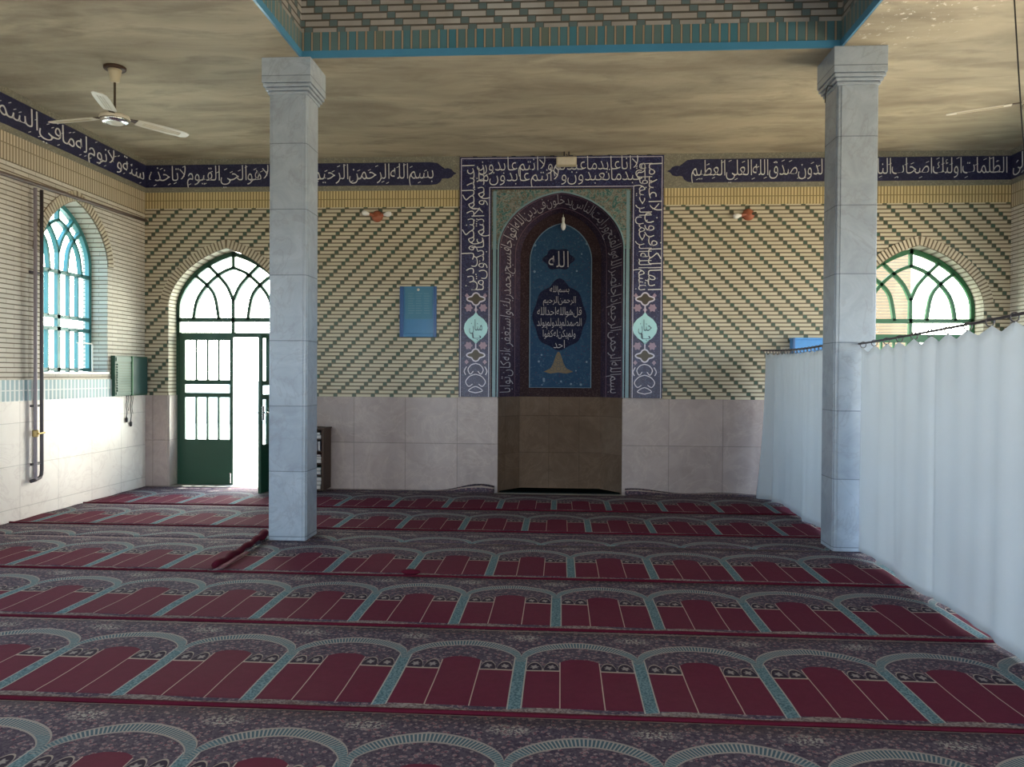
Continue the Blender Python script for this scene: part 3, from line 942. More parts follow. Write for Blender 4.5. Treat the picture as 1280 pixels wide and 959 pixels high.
def frieze(label, f, u0, u1, text, finial=None, cap=None):
    """f(u, v, d): d towards the room.  finial: the end (+1 right, -1 left) that runs to a lobed point"""
    t = thing('inscription_frieze', label, 'tile frieze', group='calligraphy friezes')
    bm = bmesh.new(); prism(bm, [(u0, FZ0), (u1, FZ0), (u1, FZ1), (u0, FZ1)], lambda u, v: f(u, v, .0025), lambda u, v: f(u, v, .022))
    obj('floral_border', bm, 'frieze_border', t)
    zm = (NZ0 + NZ1) / 2; hh = (NZ1 - NZ0) / 2
    lobe = [(.40, 1), (.30, .93), (.255, .70), (.235, .45), (.20, .42), (.16, .46), (.11, .36), (.08, .12), (.04, .0)]
    a0, a1 = u0, u1
    if finial == 1: pts = [(u0, NZ0)] + [(u1 - a, zm - b * hh) for a, b in lobe] + [(u1 - a, zm + b * hh) for a, b in reversed(lobe[:-1])] + [(u0, NZ1)]; a1 = u1 - .30
    elif finial == -1: pts = [(u1, NZ0)] + [(u0 + a, zm - b * hh) for a, b in lobe] + [(u0 + a, zm + b * hh) for a, b in reversed(lobe[:-1])] + [(u1, NZ1)]; a0 = u0 + .30
    else: pts = [(u0, NZ0), (u1, NZ0), (u1, NZ1), (u0, NZ1)]
    bm = bmesh.new(); prism(bm, pts, lambda u, v: f(u, v, .018), lambda u, v: f(u, v, .026))
    nv = obj('navy_ground', bm, 'navy', t)
    bm = bmesh.new()
    script_into(bm, text, a1 - a0 - .10, NZ1 - NZ0 - .028, lambda u, v: f(u, v, .025), lambda u, v: f(u, v, .031), -.014, a0 + .05, NZ0 + .014)
    k = int((a1 - a0) / .10)                                   # short vowel strokes above the letters
    for i in range(k):
        u = a0 + .1 + (a1 - a0 - .2) * (i + R.random() * .5) / k; v = R.choice([NZ1 - .03 - R.random() * .05, NZ1 - .09 - R.random() * .03, NZ0 + .02 + R.random() * .03])
        strip2(bm, [(u, v), (u + .036, v + .017)], .007, lambda u, v: f(u, v, .025), lambda u, v: f(u, v, .031))
    obj('calligraphy', bm, 'script', t)
    return t


bf = lambda u, v, d: Vector((u, -d, v))
frieze('navy tile frieze with white Arabic script left of the prayer niche, above the open door', bf, XL + .022, MX0, T_LEFT, finial=1)
frieze('navy tile frieze with white Arabic script right of the prayer niche, above the curtain', bf, MX1, XR - .022, T_RIGHT, finial=-1)
frieze('navy tile frieze with white Arabic script along the left wall, behind the ceiling fan', lambda u, v, d: Vector((XL + d, u, v)), YR * .62, -.024, T_SIDE)
frieze('navy tile frieze with white Arabic script along the right wall, corner end only', lambda u, v, d: Vector((XR - d, -u, v)), .024, -YR * .62, T_SIDE_R)

# ================================================================== PRAYER NICHE
mih = thing('prayer_niche', 'tall arched prayer niche in navy tile with white Arabic script', 'prayer niche', (0, 0, 0))
MZ0, MZ1 = 1.262, 4.405
IX0, IX1, IZ1 = -.925, .905, 3.985
TH = .03


def mf(d): return lambda u, v: Vector((u, -d, v))


# blue tile frame: two legs and a head, one slab
bm = bmesh.new()
box(bm, MX0, IX0, -TH, 0, MZ0, MZ1); box(bm, IX1, MX1, -TH, 0, MZ0, MZ1); box(bm, IX0, IX1, -TH, 0, IZ1, MZ1)
fr = obj('tile_frame', bm, 'navy_floral', mih)
bm = bmesh.new()                                            # fine light outline of the frame
for path in ([(MX0 + .022, MZ0), (MX0 + .022, MZ1 - .022), (MX1 - .022, MZ1 - .022), (MX1 - .022, MZ0)], [(IX0 - .02, MZ0), (IX0 - .02, IZ1 + .02), (IX1 + .02, IZ1 + .02), (IX1 + .02, MZ0)]):
    for a, b in zip(path, path[1:]): strip2(bm, [a, b], .008, mf(TH - .002), mf(TH + .003))
obj('outline', bm, 'lilac', fr)
# spandrel slab with the arch cut out, and teal edging
bm = bmesh.new()
inner = arch_pts(NC, NHW, NSP, NRISE, NK)
es = []
outer = [(IX0 + .07, NSP), (IX0 + .07, IZ1), (IX1 - .07, IZ1), (IX1 - .07, NSP)]
lp = [(NC - NHW, NSP)] + [(IX0 + .0, NSP), (IX0 + .0, IZ1), (IX1 - .0, IZ1), (IX1, NSP)] + inner
vv = [bm.verts.new(mf(.016)(*p)) for p in lp[1:]]
for i in range(len(vv)): es.append(bm.edges.new((vv[i], vv[(i + 1) % len(vv)])))
bmesh.ops.triangle_fill(bm, use_beauty=True, edges=es)
r = bmesh.ops.extrude_face_region(bm, geom=list(bm.faces))
for e in r['geom']:
    if isinstance(e, bmesh.types.BMVert): e.co.y = 0
obj('spandrels', bm, 'spandrel', mih)
for xa, xb in ((IX0, NC - NHW), (NC + NHW, IX1)):
    bm = bmesh.new(); box(bm, xa, xb, -.014, 0, MZ0, NSP); obj('jamb_tile', bm, 'splay', mih)
bm = bmesh.new(); box(bm, IX0 + .026, NC - NHW - .026, -.02, 0, MZ0, IZ1 - .03); obj('edging', bm, 'teal_trim', mih)
bm = bmesh.new(); box(bm, NC + NHW + .026, IX1 - .026, -.02, 0, MZ0, IZ1 - .03); ed = obj('edging', bm, 'teal_trim', mih)
bm = bmesh.new()
strip2(bm, [(NC + NHW, MZ0), (NC + NHW, 2.4)] + inner + [(NC - NHW, 2.4), (NC - NHW, MZ0)], .018, mf(.0), mf(.026))
obj('arch_outline', bm, 'teal_trim', mih)
bm = bmesh.new()
for path in ([(IX0 + .006, MZ0), (IX0 + .006, IZ1 - .006), (IX1 - .006, IZ1 - .006), (IX1 - .006, MZ0)],):
    for a, b in zip(path, path[1:]): strip2(bm, [a, b], .012, mf(.0), mf(.024))
obj('rim_line', bm, 'dark_brown_tile', ed)

# recess: splayed sides and vault lofted from the opening to the flat back panel
BHW, BD, BSP, BRISE = .545, .37, 3.15, .60


def loft_profile(hw, sp, ri, z0, n=24):
    pts = [(NC + hw, z0 + (sp - z0) * i / 8) for i in range(8)] + arch_pts(NC, hw, sp, ri, NK, n) + [(NC - hw, sp - (sp - z0) * i / 8) for i in range(1, 9)]
    return pts


A = loft_profile(NHW, NSP, NRISE, ZD + .01); B = loft_profile(BHW, BSP, BRISE, ZD + .01)
LA = [0]
for a, b in zip(A, A[1:]): LA.append(LA[-1] + math.dist(a, b))
LT = LA[-1]


def splay(s, t, lift=0.0):
    """s along the arch from the right foot (0) to the left foot, t 0 at the opening .. 1 at the back"""
    s = max(0, min(LT, s))
    i = 0
    while i < len(LA) - 2 and LA[i + 1] < s: i += 1
    q = (s - LA[i]) / (LA[i + 1] - LA[i])
    a = Vector(A[i]).lerp(Vector(A[i + 1]), q); b = Vector(B[i]).lerp(Vector(B[i + 1]), q)
    p = Vector((a.x + (b.x - a.x) * t, BD * t, a.y + (b.y - a.y) * t))
    if lift:
        d = Vector((A[i + 1][0] - A[i][0], A[i + 1][1] - A[i][1])).normalized(); n2 = Vector((-d.y, d.x))   # towards the niche axis
        n3 = Vector((n2.x * BD, -(NHW - BHW), n2.y * BD)).normalized()
        p += n3 * lift
    return p


bm = bmesh.new(); rows_ = []
for k in range(5):
    t_ = k / 4
    rows_.append([bm.verts.new(Vector((a[0] + (b[0] - a[0]) * t_, BD * t_, a[1] + (b[1] - a[1]) * t_))) for a, b in zip(A, B)])
for P0, P1 in zip(rows_, rows_[1:]):
    for i in range(len(A) - 1): bm.faces.new((P0[i], P0[i + 1], P1[i + 1], P1[i]))
sp_ = obj('splayed_vault', bm, 'splay', mih, smooth=False)
T_NICHE = 'بسم الله الرحمن الرحيم اذا جا نصر الله والفتح ورايت الناس يدخلون في دين الله افواجا فسبح بحمد ربك واستغفره انه كان توابا'
bm = bmesh.new()
script_into(bm, T_NICHE, LT - .12, .62, lambda u, v: splay(LT - u, 1 - v, .002), lambda u, v: splay(LT - u, 1 - v, .008), -.016, .06, .29, cut=1)
obj('calligraphy', bm, 'script_dim', sp_)
bm = bmesh.new()
for tt in (.06, .74):
    pts = [splay(LT * i / 80, tt, .006) for i in range(81)]
    tube(bm, pts, .0035, 4)
obj('guide_lines', bm, 'plum', sp_)
# back panel
back = loft_profile(BHW, BSP, BRISE, ZD + .01)
bm = bmesh.new(); prism(bm, back, lambda u, v: Vector((u, BD - .002, v)), lambda u, v: Vector((u, BD + .03, v)))
bp = obj('back_panel', bm, 'brown_floral', mih)
bm = bmesh.new(); PHW = .415
pan = [(NC + PHW, 1.385)] + arch_pts(NC, PHW, 3.10, .50, NK) + [(NC - PHW, 1.385)]
prism(bm, pan, lambda u, v: Vector((u, BD - .012, v)), lambda u, v: Vector((u, BD, v)))
fld = obj('blue_field', bm, 'panel_blue', bp)
bm = bmesh.new(); strip2(bm, pan, .012, lambda u, v: Vector((u, BD - .016, v)), lambda u, v: Vector((u, BD - .008, v)), closed=True)
obj('field_outline', bm, 'slate_trim', bp)
bd0, bd1, bd2 = BD - .012, BD - .018, BD - .024


def nf(y): return lambda u, v: Vector((u, y, v))


# round medallion with a chapter in six lines, the divine name above it
bm = bmesh.new(); mc = (-.025, 2.345); n = 64
med = []
for i in range(n):
    a = 2 * PI * i / n; rr = .355 * (1 + .035 * math.cos(8 * a)); yy = rr * math.sin(a) * 1.25
    if math.sin(a) > .92: yy += .06 * (math.sin(a) - .92) / .08
    med.append((mc[0] + rr * math.cos(a), mc[1] + yy))
prism(bm, med, nf(bd0), nf(bd1)); obj('medallion', bm, 'navy_matt', bp)
bm = bmesh.new()
for tx, w, h, zc in [('بسم الله', .26, .12, 2.70), ('الرحمن الرحيم', .44, .13, 2.555), ('قل هو الله احد الله', .60, .14, 2.405), ('الصمد لم يلد ولم يولد', .60, .14, 2.255), ('ولم يكن له كفوا', .44, .13, 2.105), ('احد', .15, .11, 1.975)]:
    script_into(bm, tx, w, h, nf(bd1), nf(bd2), -.008, mc[0] - w / 2, zc - h / 2)
obj('calligraphy', bm, 'script_dim', bp)
bm = bmesh.new(); nm = []
for i in range(48):
    a = 2 * PI * i / 48; rr = (.20, .14); k = 1 + .10 * math.cos(6 * a)
    nm.append((-.04 + rr[0] * k * math.cos(a), 3.12 + rr[1] * k * math.sin(a)))
prism(bm, nm, nf(bd0), nf(bd1)); obj('medallion', bm, 'navy_matt', bp)
bm = bmesh.new(); script_into(bm, 'الله', .27, .22, nf(bd1), nf(bd2), -.012, -.175, 3.01); obj('calligraphy', bm, 'script_dim', bp)
# ochre scrollwork at the foot
bm = bmesh.new()
bell = curve([(-.20, 1.60), (-.10, 1.655), (-.055, 1.76), (-.03, 1.83), (.0, 1.87), (.03, 1.83), (.055, 1.76), (.10, 1.655), (.20, 1.60)], 5) + [(.11, 1.575), (0, 1.59), (-.11, 1.575)]
prism(bm, [(u - .033, v) for u, v in bell], nf(bd0), nf(bd1)); sc = obj('ochre_scroll', bm, 'gold', bp)
bm = bmesh.new()
for cx_, cz_, r_ in ((-.033, 1.79, .026), (-.075, 1.70, .03), (.01, 1.70, .03), (-.12, 1.635, .024), (-.033, 1.64, .03), (.055, 1.635, .024), (-.033, 1.725, .018)):
    strip2(bm, [(cx_ + r_ * math.cos(a * PI / 6), cz_ + r_ * math.sin(a * PI / 6)) for a in range(12)], .009, nf(bd1 + .001), nf(bd2), closed=True)
obj('scroll_lines', bm, 'dark_brown_tile', bp)
bm = bmesh.new()
for i in range(34):
    u = R.uniform(-.38, .36); v = R.choice([R.uniform(1.42, 1.92), R.uniform(2.80, 3.35)])
    if abs(u + .03) < .22 and not 1.42 < v < 1.55: continue
    r_ = R.uniform(.010, .018); prism(bm, [(u + r_ * math.cos(a * PI / 4), v + r_ * math.sin(a * PI / 4)) for a in range(8)], nf(bd0), nf(bd1))
obj('blossoms', bm, 'slate_trim', bp)

# white Arabic on the frame: up the right leg, across the head, down the left leg
TOPT = [('اعبد ما تعبدون ولا انتم عابدون ما', .0), ('ولا انا عابد ما عبدتم ولا انتم عابدون', .14)]
bm = bmesh.new(); fa, fb = TH + .0, TH + .006
for tx, dz in TOPT:
    script_into(bm, tx, IX1 - IX0 + .34, .24, mf(fa), mf(fb), -.014, IX0 - .17, IZ1 + .035 + dz)
LEGZ0, LEGZ1 = 2.66, 4.30
RT = [('بسم الله الرحمن الرحيم قل يا', .0), ('ايها الكافرون لا اعبد ما', .13)]
LTx = [('عبدتم ولا انتم عابدون ما', .0), ('اعبد لكم دينكم ولي دين', .13)]
for tx, dx in RT:      # reading right-to-left turned so that it climbs
    script_into(bm, tx, LEGZ1 - LEGZ0, .225, lambda u, v: Vector((v, -fa, LEGZ1 - u)), lambda u, v: Vector((v, -fb, LEGZ1 - u)), -.014, 0, IX1 + .03 + dx)
for tx, dx in LTx:     # and comes down on the left
    script_into(bm, tx, LEGZ1 - LEGZ0, .225, lambda u, v: Vector((-v, -fa, LEGZ0 + u)), lambda u, v: Vector((-v, -fb, LEGZ0 + u)), -.014, 0, -IX0 + .03 + dx)
obj('calligraphy', bm, 'script', fr)


def ell(c, rx, rz, n=24, k=0, amp=0):
    return [(c[0] + rx * (1 + amp * math.cos(k * a)) * math.cos(a), c[1] + rz * (1 + amp * math.cos(k * a)) * math.sin(a)) for a in [2 * PI * i / n for i in range(n)]]


for cx_, word in ((-1.117, 'منان'), (1.083, 'حنان')):
    # pointed turquoise cartouche
    pts = [(0, .21), (.035, .165), (.10, .12), (.145, .06), (.158, 0), (.145, -.06), (.10, -.12), (.035, -.165), (0, -.21)]
    pts = pts + [(-a, b) for a, b in reversed(pts[1:-1])]
    bm = bmesh.new(); prism(bm, [(cx_ + a, 2.165 + b) for a, b in pts], mf(TH - .002), mf(TH + .005)); cg = obj('cartouche', bm, 'turquoise', fr)
    bm = bmesh.new(); script_into(bm, word, .17, .19, mf(TH + .005), mf(TH + .009), -.012, cx_ - .085, 2.09)
    script_into(bm, 'يا', .12, .09, mf(TH + .005), mf(TH + .009), -.01, cx_ - .05, 2.01); obj('word', bm, 'script_dark', fr)
    for zc in (2.545, 1.81):                                  # four-lobed cartouches
        q = []; bm = bmesh.new(); b2 = bmesh.new()
        for i in range(48):
            a = 2 * PI * i / 48; k = 1 + .22 * math.cos(4 * a); q.append((cx_ + .098 * k * math.cos(a), zc + .066 * k * math.sin(a)))
        strip2(bm, q, .018, mf(TH - .002), mf(TH + .006), closed=True)
        prism(b2, q, mf(TH - .003), mf(TH + .002))
        sg = 1 if zc > 2.165 else -1
        strip2(bm, [(cx_, 2.165 + sg * .205), (cx_, zc - sg * .08)], .016, mf(TH - .002), mf(TH + .006))
        obj('lobed_outline', bm, 'lilac', fr); obj('lobed_ground', b2, 'dark_brown_tile', fr)
    for dx, zc, big in [(x_, z_, 1) for x_ in (-.095, .095) for z_ in (2.43, 1.935)] + [(0, 2.405, 0), (-.12, 2.59, 0), (.12, 2.59, 0), (-.12, 1.72, 0), (.12, 1.72, 0)]:
        b3 = bmesh.new(); prism(b3, ell((cx_ + dx, zc), .046, .046, 40, 6, .18) if big else ell((cx_ + dx, zc), .022, .026, 20, 4, .2), mf(TH - .002), mf(TH + .005))
        if big: strip2(b3, ell((cx_ + dx, zc), .024, .024, 14), .008, mf(TH + .003), mf(TH + .010), closed=True)
        obj('rosette', b3, 'pink', fr)
    b4 = bmesh.new()                                          # vase scrollwork at the foot of the leg
    for s in (-1, 1):
        for pth in ([(0, 1.70), (.06, 1.68), (.10, 1.62), (.07, 1.56), (.03, 1.60)], [(0, 1.56), (.08, 1.53), (.13, 1.46), (.09, 1.40), (.04, 1.43)], [(0, 1.40), (.05, 1.38), (.09, 1.34), (0, 1.315)], [(.12, 1.66), (.15, 1.60), (.13, 1.55)]):
            strip2(b4, [(cx_ + s * a, b) for a, b in curve(pth, 5)], .012, mf(TH - .002), mf(TH + .005))
    obj('scrollwork', b4, 'lilac', fr)
# plain marble foot of the niche, stains and shade in its colour, and sill line
bm = bmesh.new()
for z0, z1 in ((0, ZD),):
    A0 = [(NC + NHW, 0), (NC + BHW, BD), (NC - BHW, BD), (NC - NHW, 0)]
    for (xa, ya), (xb, yb) in zip(A0, A0[1:]):
        bm.faces.new([bm.verts.new(q) for q in ((xa, ya, z0), (xb, yb, z0), (xb, yb, z1 + .012), (xa, ya, z1 + .012))])
obj('marble_foot', bm, 'dado_dark', mih, recalc=False)
for sg in (-1, 1): obj('corner_slab', boxes((NC + sg * NHW - .008, NC + sg * NHW + .008, -.02, .03, 0, ZD), bev=.002), 'dado', mih)
bm = bmesh.new(); prism(bm, [(NC - NHW - .0, 0), (NC + NHW, 0), (NC + BHW, BD), (NC - BHW, BD)], lambda u, v: Vector((u, v, ZD - .005)), lambda u, v: Vector((u, v, ZD + .012)))
bmesh.ops.delete(bm, geom=[], context='FACES'); bm.free()
for xa, xb in ((MX0, NC - NHW), (NC + NHW, MX1)): obj('ledge', boxes((xa, xb, -.036, 0, ZD, MZ0), bev=.002), 'dado', mih)
bm = bmesh.new(); prism(bm, [(NC - .79, .02), (NC + .79, .02), (NC + .53, .355), (NC - .53, .355)], lambda u, v: Vector((u, v, .002)), lambda u, v: Vector((u, v, .022)))
tag(obj('floor_mat', bm, 'black_mat'), 'black mat on the floor of the prayer niche', 'mat')
# bulb in the niche
nb = thing('niche_bulb', 'small white light bulb hanging in the dark top of the prayer niche', 'light bulb', (.02, .30, 3.50))
bm = bmesh.new(); lathe(bm, [(.006, .0), (.022, .012), (.034, .045), (.032, .07), (.02, .10), (.014, .12)], 16); obj('bulb', bm, 'bulb', nb, True)
bm = bmesh.new(); lathe(bm, [(.016, .115), (.018, .12), (.018, .165), (.007, .18)], 14); tube(bm, [(0, 0, .175), (0, 0, .21)], .004, 6); obj('socket', bm, 'white_plastic', nb, True)
bm = bmesh.new(); tube(bm, [(0, 0, .2), (0, .03, .25), (0, .058, .262)], .004, 6); obj('cord', bm, 'black', nb)

# ================================================================== CARPETS
def carpet(label, x0, x1, yf, phase, z, depth=1.17, v0=0.0, skew=0.0, curl=None):
    """one woven runner; local x from 0, local y from the front edge; phase places a pillar; v0 > 0: the part in front of v0 is tucked away"""
    t = thing('prayer_carpet', label, 'carpet', (0, 0, 0), group='prayer carpets in rows')
    n = 60; w = x1 - x0; bm = bmesh.new(); ny = 10; d0 = depth - v0
    ph = (x0 - phase) % .63
    def zz(i, j):
        u = x0 + w * i / n; e = .0035 * math.sin(i * 1.3 + yf * 3) * math.sin(j * 1.1 + i * .5) * (1 if 0 < j < ny else 0)
        if curl:
            for cx_, wd, hh in curl: e += hh * math.exp(-((u - cx_) / wd) ** 2) * max(0, (j / ny - .45) / .55) ** 2
        return e
    top = [[bm.verts.new((ph + w * i / n, v0 + d0 * j / ny, .014 + zz(i, j))) for i in range(n + 1)] for j in range(ny + 1)]
    bot = [[bm.verts.new((ph + w * i / n, v0 + d0 * j / ny, min(.0, 0) + max(0, zz(i, j)) * .9)) for i in range(n + 1)] for j in range(ny + 1)]
    for j in range(ny):
        for i in range(n):
            bm.faces.new((top[j][i], top[j][i + 1], top[j + 1][i + 1], top[j + 1][i])); bm.faces.new((bot[j][i], bot[j + 1][i], bot[j + 1][i + 1], bot[j][i + 1]))
    for i in range(n):
        bm.faces.new((top[0][i], bot[0][i], bot[0][i + 1], top[0][i + 1])); bm.faces.new((top[ny][i], top[ny][i + 1], bot[ny][i + 1], bot[ny][i]))
    for j in range(ny):
        bm.faces.new((top[j][0], top[j + 1][0], bot[j + 1][0], bot[j][0])); bm.faces.new((top[j][n], bot[j][n], bot[j + 1][n], top[j + 1][n]))
    pl = obj('pile', bm, 'carpet', t, True); pl.location = (x0 - ph, yf, z); pl.rotation_euler = (0, 0, skew)
    if v0 == 0:
        bm = bmesh.new(); rr = Random2(yf)
        pts = [(ph + w * i / n, .004 + rr.uniform(-.005, .004), .010 + rr.uniform(0, .005)) for i in range(n + 1)]
        tube(bm, pts, .012, 8); hm = obj('front_binding', bm, 'hem', t, True); hm.location = pl.location; hm.rotation_euler = pl.rotation_euler
    return t


def Random2(k): return random.Random(int(abs(k) * 1000))


CX0, CX1 = XL + .03, XR - .03
carpet('maroon prayer carpet nearest the camera, cut by the bottom of the picture', CX0, CX1, -7.86, -.215, .004, 1.145)
carpet('maroon prayer carpet whose arches fill the second row from the bottom of the picture', CX0, CX1, -6.695, -.205, .004, 1.165)
carpet('maroon prayer carpet in the third row from the bottom, well in front of the columns', CX0, CX1, -5.51, -.02, .004, 1.14)
carpet('prayer carpet tucked under its neighbours, only its arch tips showing between the columns', CX0, CX1, -3.88, -.17, .004, 1.235, .725)
carpet('maroon prayer carpet just in front of the columns, right of the dark side seam', -2.70, CX1, -4.345, .09, .004)
carpet('maroon prayer carpet piece left of the dark side seam by the left column', CX0, -2.72, -4.345, .04, .004)
carpet('maroon prayer carpet just behind the two marble columns', CX0, CX1, -2.63, -.345, .006, 1.19, skew=.000)
carpet('maroon prayer carpet lying closest to the prayer niche and open door', CX0, CX1, -1.40, -.07, .006, 1.17, skew=.000)
carpet('patterned carpet edge along the back wall from door to niche, rising against the wall', CX0, NC - NHW - .03, -1.20, .0, .006, 1.165, .99, curl=[(-1.05, .35, .10)])
carpet('patterned carpet edge along the back wall from niche to curtain, curled up beside the niche', NC + NHW + .03, CX1, -1.20, .0, .006, 1.165, .99, curl=[(.95, .45, .07), (2.1, .4, .03)])
# rolled side seam and bunched edges
bm = bmesh.new(); pts = [(-2.665 - .0012 * i - .05 * (i / 20) ** 2, -4.345 + 1.22 * i / 20, .064 + .008 * math.sin(i * 1.3)) for i in range(21)]
tube(bm, pts, [.022 + .007 * math.sin(i * .9) ** 2 + (.012 if i > 17 else 0) for i in range(21)], 8)
tag(obj('carpet_roll', bm, 'hem', smooth=True), 'rolled maroon carpet edge running from the left column towards the camera', 'carpet edge')
bm = bmesh.new(); 
for (x, y) in ((-1.13, -4.335), ):
    bmesh.ops.create_icosphere(bm, subdivisions=3, radius=.05, matrix=Matrix.Translation((x, y, .047)) @ Matrix.Diagonal((1.5, .7, .44, 1)))
tag(obj('carpet_fold', bm, 'hem', smooth=True), 'small bulging fold in the maroon carpet edge right of the left column', 'carpet fold')

# ================================================================== CURTAINS
def rod_z(y):
    if y > -3.0: return 1.885 - .035 * math.sin((y + 3.0) / 3.0 * PI)
    return 1.842 + (y + 3.2) * -.030 - .02 * math.sin(min(1, (-3.0 - y) / 5) * PI)


def rod_x(y): return 2.60 - (.0 if y > -3.3 else (-3.3 - y) * .045) - max(0, .05 * (y + .5))


RODY = [-.02 - i * .2 for i in range(41)]
bm = bmesh.new(); tube(bm, [(rod_x(y), y, rod_z(y)) for y in RODY if not -3.2 < y < -2.86], .0085, 8)
rod = tag(obj('curtain_rod', bm, 'pipe_dark'), 'thin dark curtain rod running from the back wall past the right column', 'curtain rod')


def curtain(label, y0, y1, step, seed, bell=.0, amp=.55, sag=.048):
    rr = random.Random(seed)
    n = int((y0 - y1) / .012); nz = 26; bm = bmesh.new()
    ph = [rr.uniform(0, 6) for _ in range(6)]
    cs = [(y0 - rr.uniform(0, 1) * (y0 - y1), rr.uniform(.03, .11), rr.uniform(-.035, .03)) for _ in range(int((y0 - y1) * 4) + 2)]
    if bell: cs += [(y0 - .16, .07, -.07), (y0 - .34, .06, .07), (y0 - .52, .06, -.05)]
    def FOLD(y): return sum(h_ * math.exp(-((y - c_) / w_) ** 2) for c_, w_, h_ in cs)
    V = []
    for i in range(n + 1):
        y = y0 - (y0 - y1) * i / n; rowv = []
        k = ((y0 - y) % step) / step
        for j in range(nz + 1):
            v = j / nz
            zt = rod_z(y) - .03 - sag * math.sin(k * PI) ** .8
            z = .042 + (zt - .042) * v
            d = 1 - v
            fold = FOLD(y) * (.6 + .5 * d) * amp * 1.5 + (.006 * math.sin(y * 13 + ph[0] + d * .6) + .006 * math.sin(y * 23 + ph[1] - d) + .012 * math.sin(y * 5.2 + ph[2])) * amp * (.5 + .6 * d) + .010 * math.sin(k * 2 * PI) * v ** 6
            x = rod_x(y) + fold + bell * d ** 2 * math.exp(-((y - y0) / .35) ** 2)
            yy = y + .010 * math.sin(y * 6.7 + d * 1.6 + ph[4])
            rowv.append(bm.verts.new((x, yy, z + (.012 * math.sin(y * 4.1 + ph[3]) if j == 0 else 0))))
        V.append(rowv)
    for a, b in zip(V, V[1:]):
        for j in range(nz): bm.faces.new((a[j], b[j], b[j + 1], a[j + 1]))
    t = thing('curtain', label, 'curtain', (0, 0, 0), group='white curtains on the rod')
    c = obj('cloth', bm, 'cloth', t, True)
    so = c.modifiers.new('thick', 'SOLIDIFY'); so.thickness = .003
    k = 0
    while y0 - k * step >= y1:
        y = y0 - k * step; b2 = bmesh.new(); z = rod_z(y) - .012
        tube(b2, [(rod_x(y) + .024 * math.cos(a * PI / 8), y, z + .026 * math.sin(a * PI / 8)) for a in range(16)], .004, 6, closed=True)
        obj('ring', b2, 'pipe_dark', t); k += 1
    return t


curtain('large white curtain hanging on rings in front of the right column', -3.30, -7.9, .27, 3)
curtain('short white curtain hanging on rings between the right column and the back wall', -.16, -2.82, .12, 5, -.10, .6, .028)

# ================================================================== WALL FITTINGS
# blue notice holder
nx0, nx1, nz0, nz1 = -2.13, -1.64, 2.045, 2.715
t = thing('notice_holder', 'blue plastic notice holder hanging on the patterned brick left of the prayer niche', 'notice holder', ((nx0 + nx1) / 2, 0, nz0))
w, h = nx1 - nx0, nz1 - nz0
bm = bmesh.new(); box(bm, -w / 2, w / 2, -.012, 0, 0, h, .004); obj('board', bm, 'blue_board', t)
for s in (-1, 1):
    bm = bmesh.new(); box(bm, s * w / 2 - s * .04, s * w / 2, -.028, -.010, 0, h, .006) if s > 0 else box(bm, -w / 2, -w / 2 + .05, -.028, -.010, 0, h, .006); obj('side_rail', bm, 'blue_dark', t)
bm = bmesh.new(); box(bm, -w / 2 + .05, w / 2 - .04, -.032, -.010, 0, .05, .008); obj('bottom_rail', bm, 'blue_board', t)
bm = bmesh.new(); box(bm, -w / 2 + .07, w / 2 - .06, -.015, -.011, .24, h - .02); po = obj('notice_sheet', bm, 'poster', t)
bm = bmesh.new()
for k in range(9):
    for q in range(3):
        u0 = -w / 2 + .11 + q * .105; box(bm, u0, u0 + R.uniform(.06, .09), -.0165, -.0145, h - .10 - k * .032, h - .092 - k * .032)
obj('faded_lines', bm, 'poster_ink', po)
bm = bmesh.new(); lathe(bm, [(.0, -.03), (.016, -.028), (.018, -.016), (.018, -.010)], 14, (0, 0, h - .045), 'y'); obj('pin', bm, 'white_plastic', t, True)


def wall_lamp(label, x, z, arms, angle=0):
    t = thing('wall_lamp', label, 'wall lamp', (x, 0, z), group='terracotta wall lamps')
    bm = bmesh.new(); lathe(bm, [(.075, 0), (.078, -.012), (.060, -.04), (.035, -.055), (.0, -.058)], 20, (0, 0, 0), 'y'); obj('base', bm, 'terracotta', t, True)
    bm = bmesh.new(); tube(bm, [(0, -.004, .02), (.02, -.006, .07), (.015, -.004, .12)], .004, 6); obj('wire', bm, 'black', t)
    for dx, dz, lit in arms:
        d = Vector((dx, -.045, dz)); d.normalize()
        bm = bmesh.new(); p0 = Vector((0, -.04, 0)) + d * .03; tube(bm, [p0, p0 + d * .03, p0 + d * .06, p0 + d * .065], [.014, .020, .022, .018], 12); obj('socket', bm, 'terracotta' if lit else 'dark_brown_tile', t)
        if lit:
            p1 = p0 + d * .062; bm = bmesh.new(); tube(bm, [p1, p1 + d * .02, p1 + d * .05, p1 + d * .085, p1 + d * .105, p1 + d * .112], [.016, .020, .034, .036, .024, .006], 14); obj('bulb', bm, 'bulb', t, True)
    return t


wall_lamp('terracotta wall lamp with two white bulbs left of the prayer niche', -2.44, 3.64, [(-1, .25, True), (1, .15, True)])
wall_lamp('terracotta wall lamp with one white bulb right of the prayer niche', 2.39, 3.63, [(-1, -.15, True), (1, .1, False)])
# cream lamp housing over the niche head
t = thing('flood_lamp', 'cream box lamp fixed to the ceiling over the head of the prayer niche', 'lamp', (.055, -.16, 4.235))
bm = bmesh.new(); box(bm, -.13, .13, -.045, .05, 0, .115, .012); obj('housing', bm, 'cream_plastic', t)
bm = bmesh.new(); box(bm, -.115, .115, -.050, -.044, .012, .10, .003); obj('front_cover', bm, 'fan_paint', t)
bm = bmesh.new(); tube(bm, [(-.03, 0, .11), (-.03, 0, .185)], .008); tube(bm, [(.03, 0, .11), (.03, 0, .185)], .008); tube(bm, [(0, -.02, .15), (.012, -.03, .12), (0, -.04, .105)], .006); obj('bracket', bm, 'pipe_dark', t)
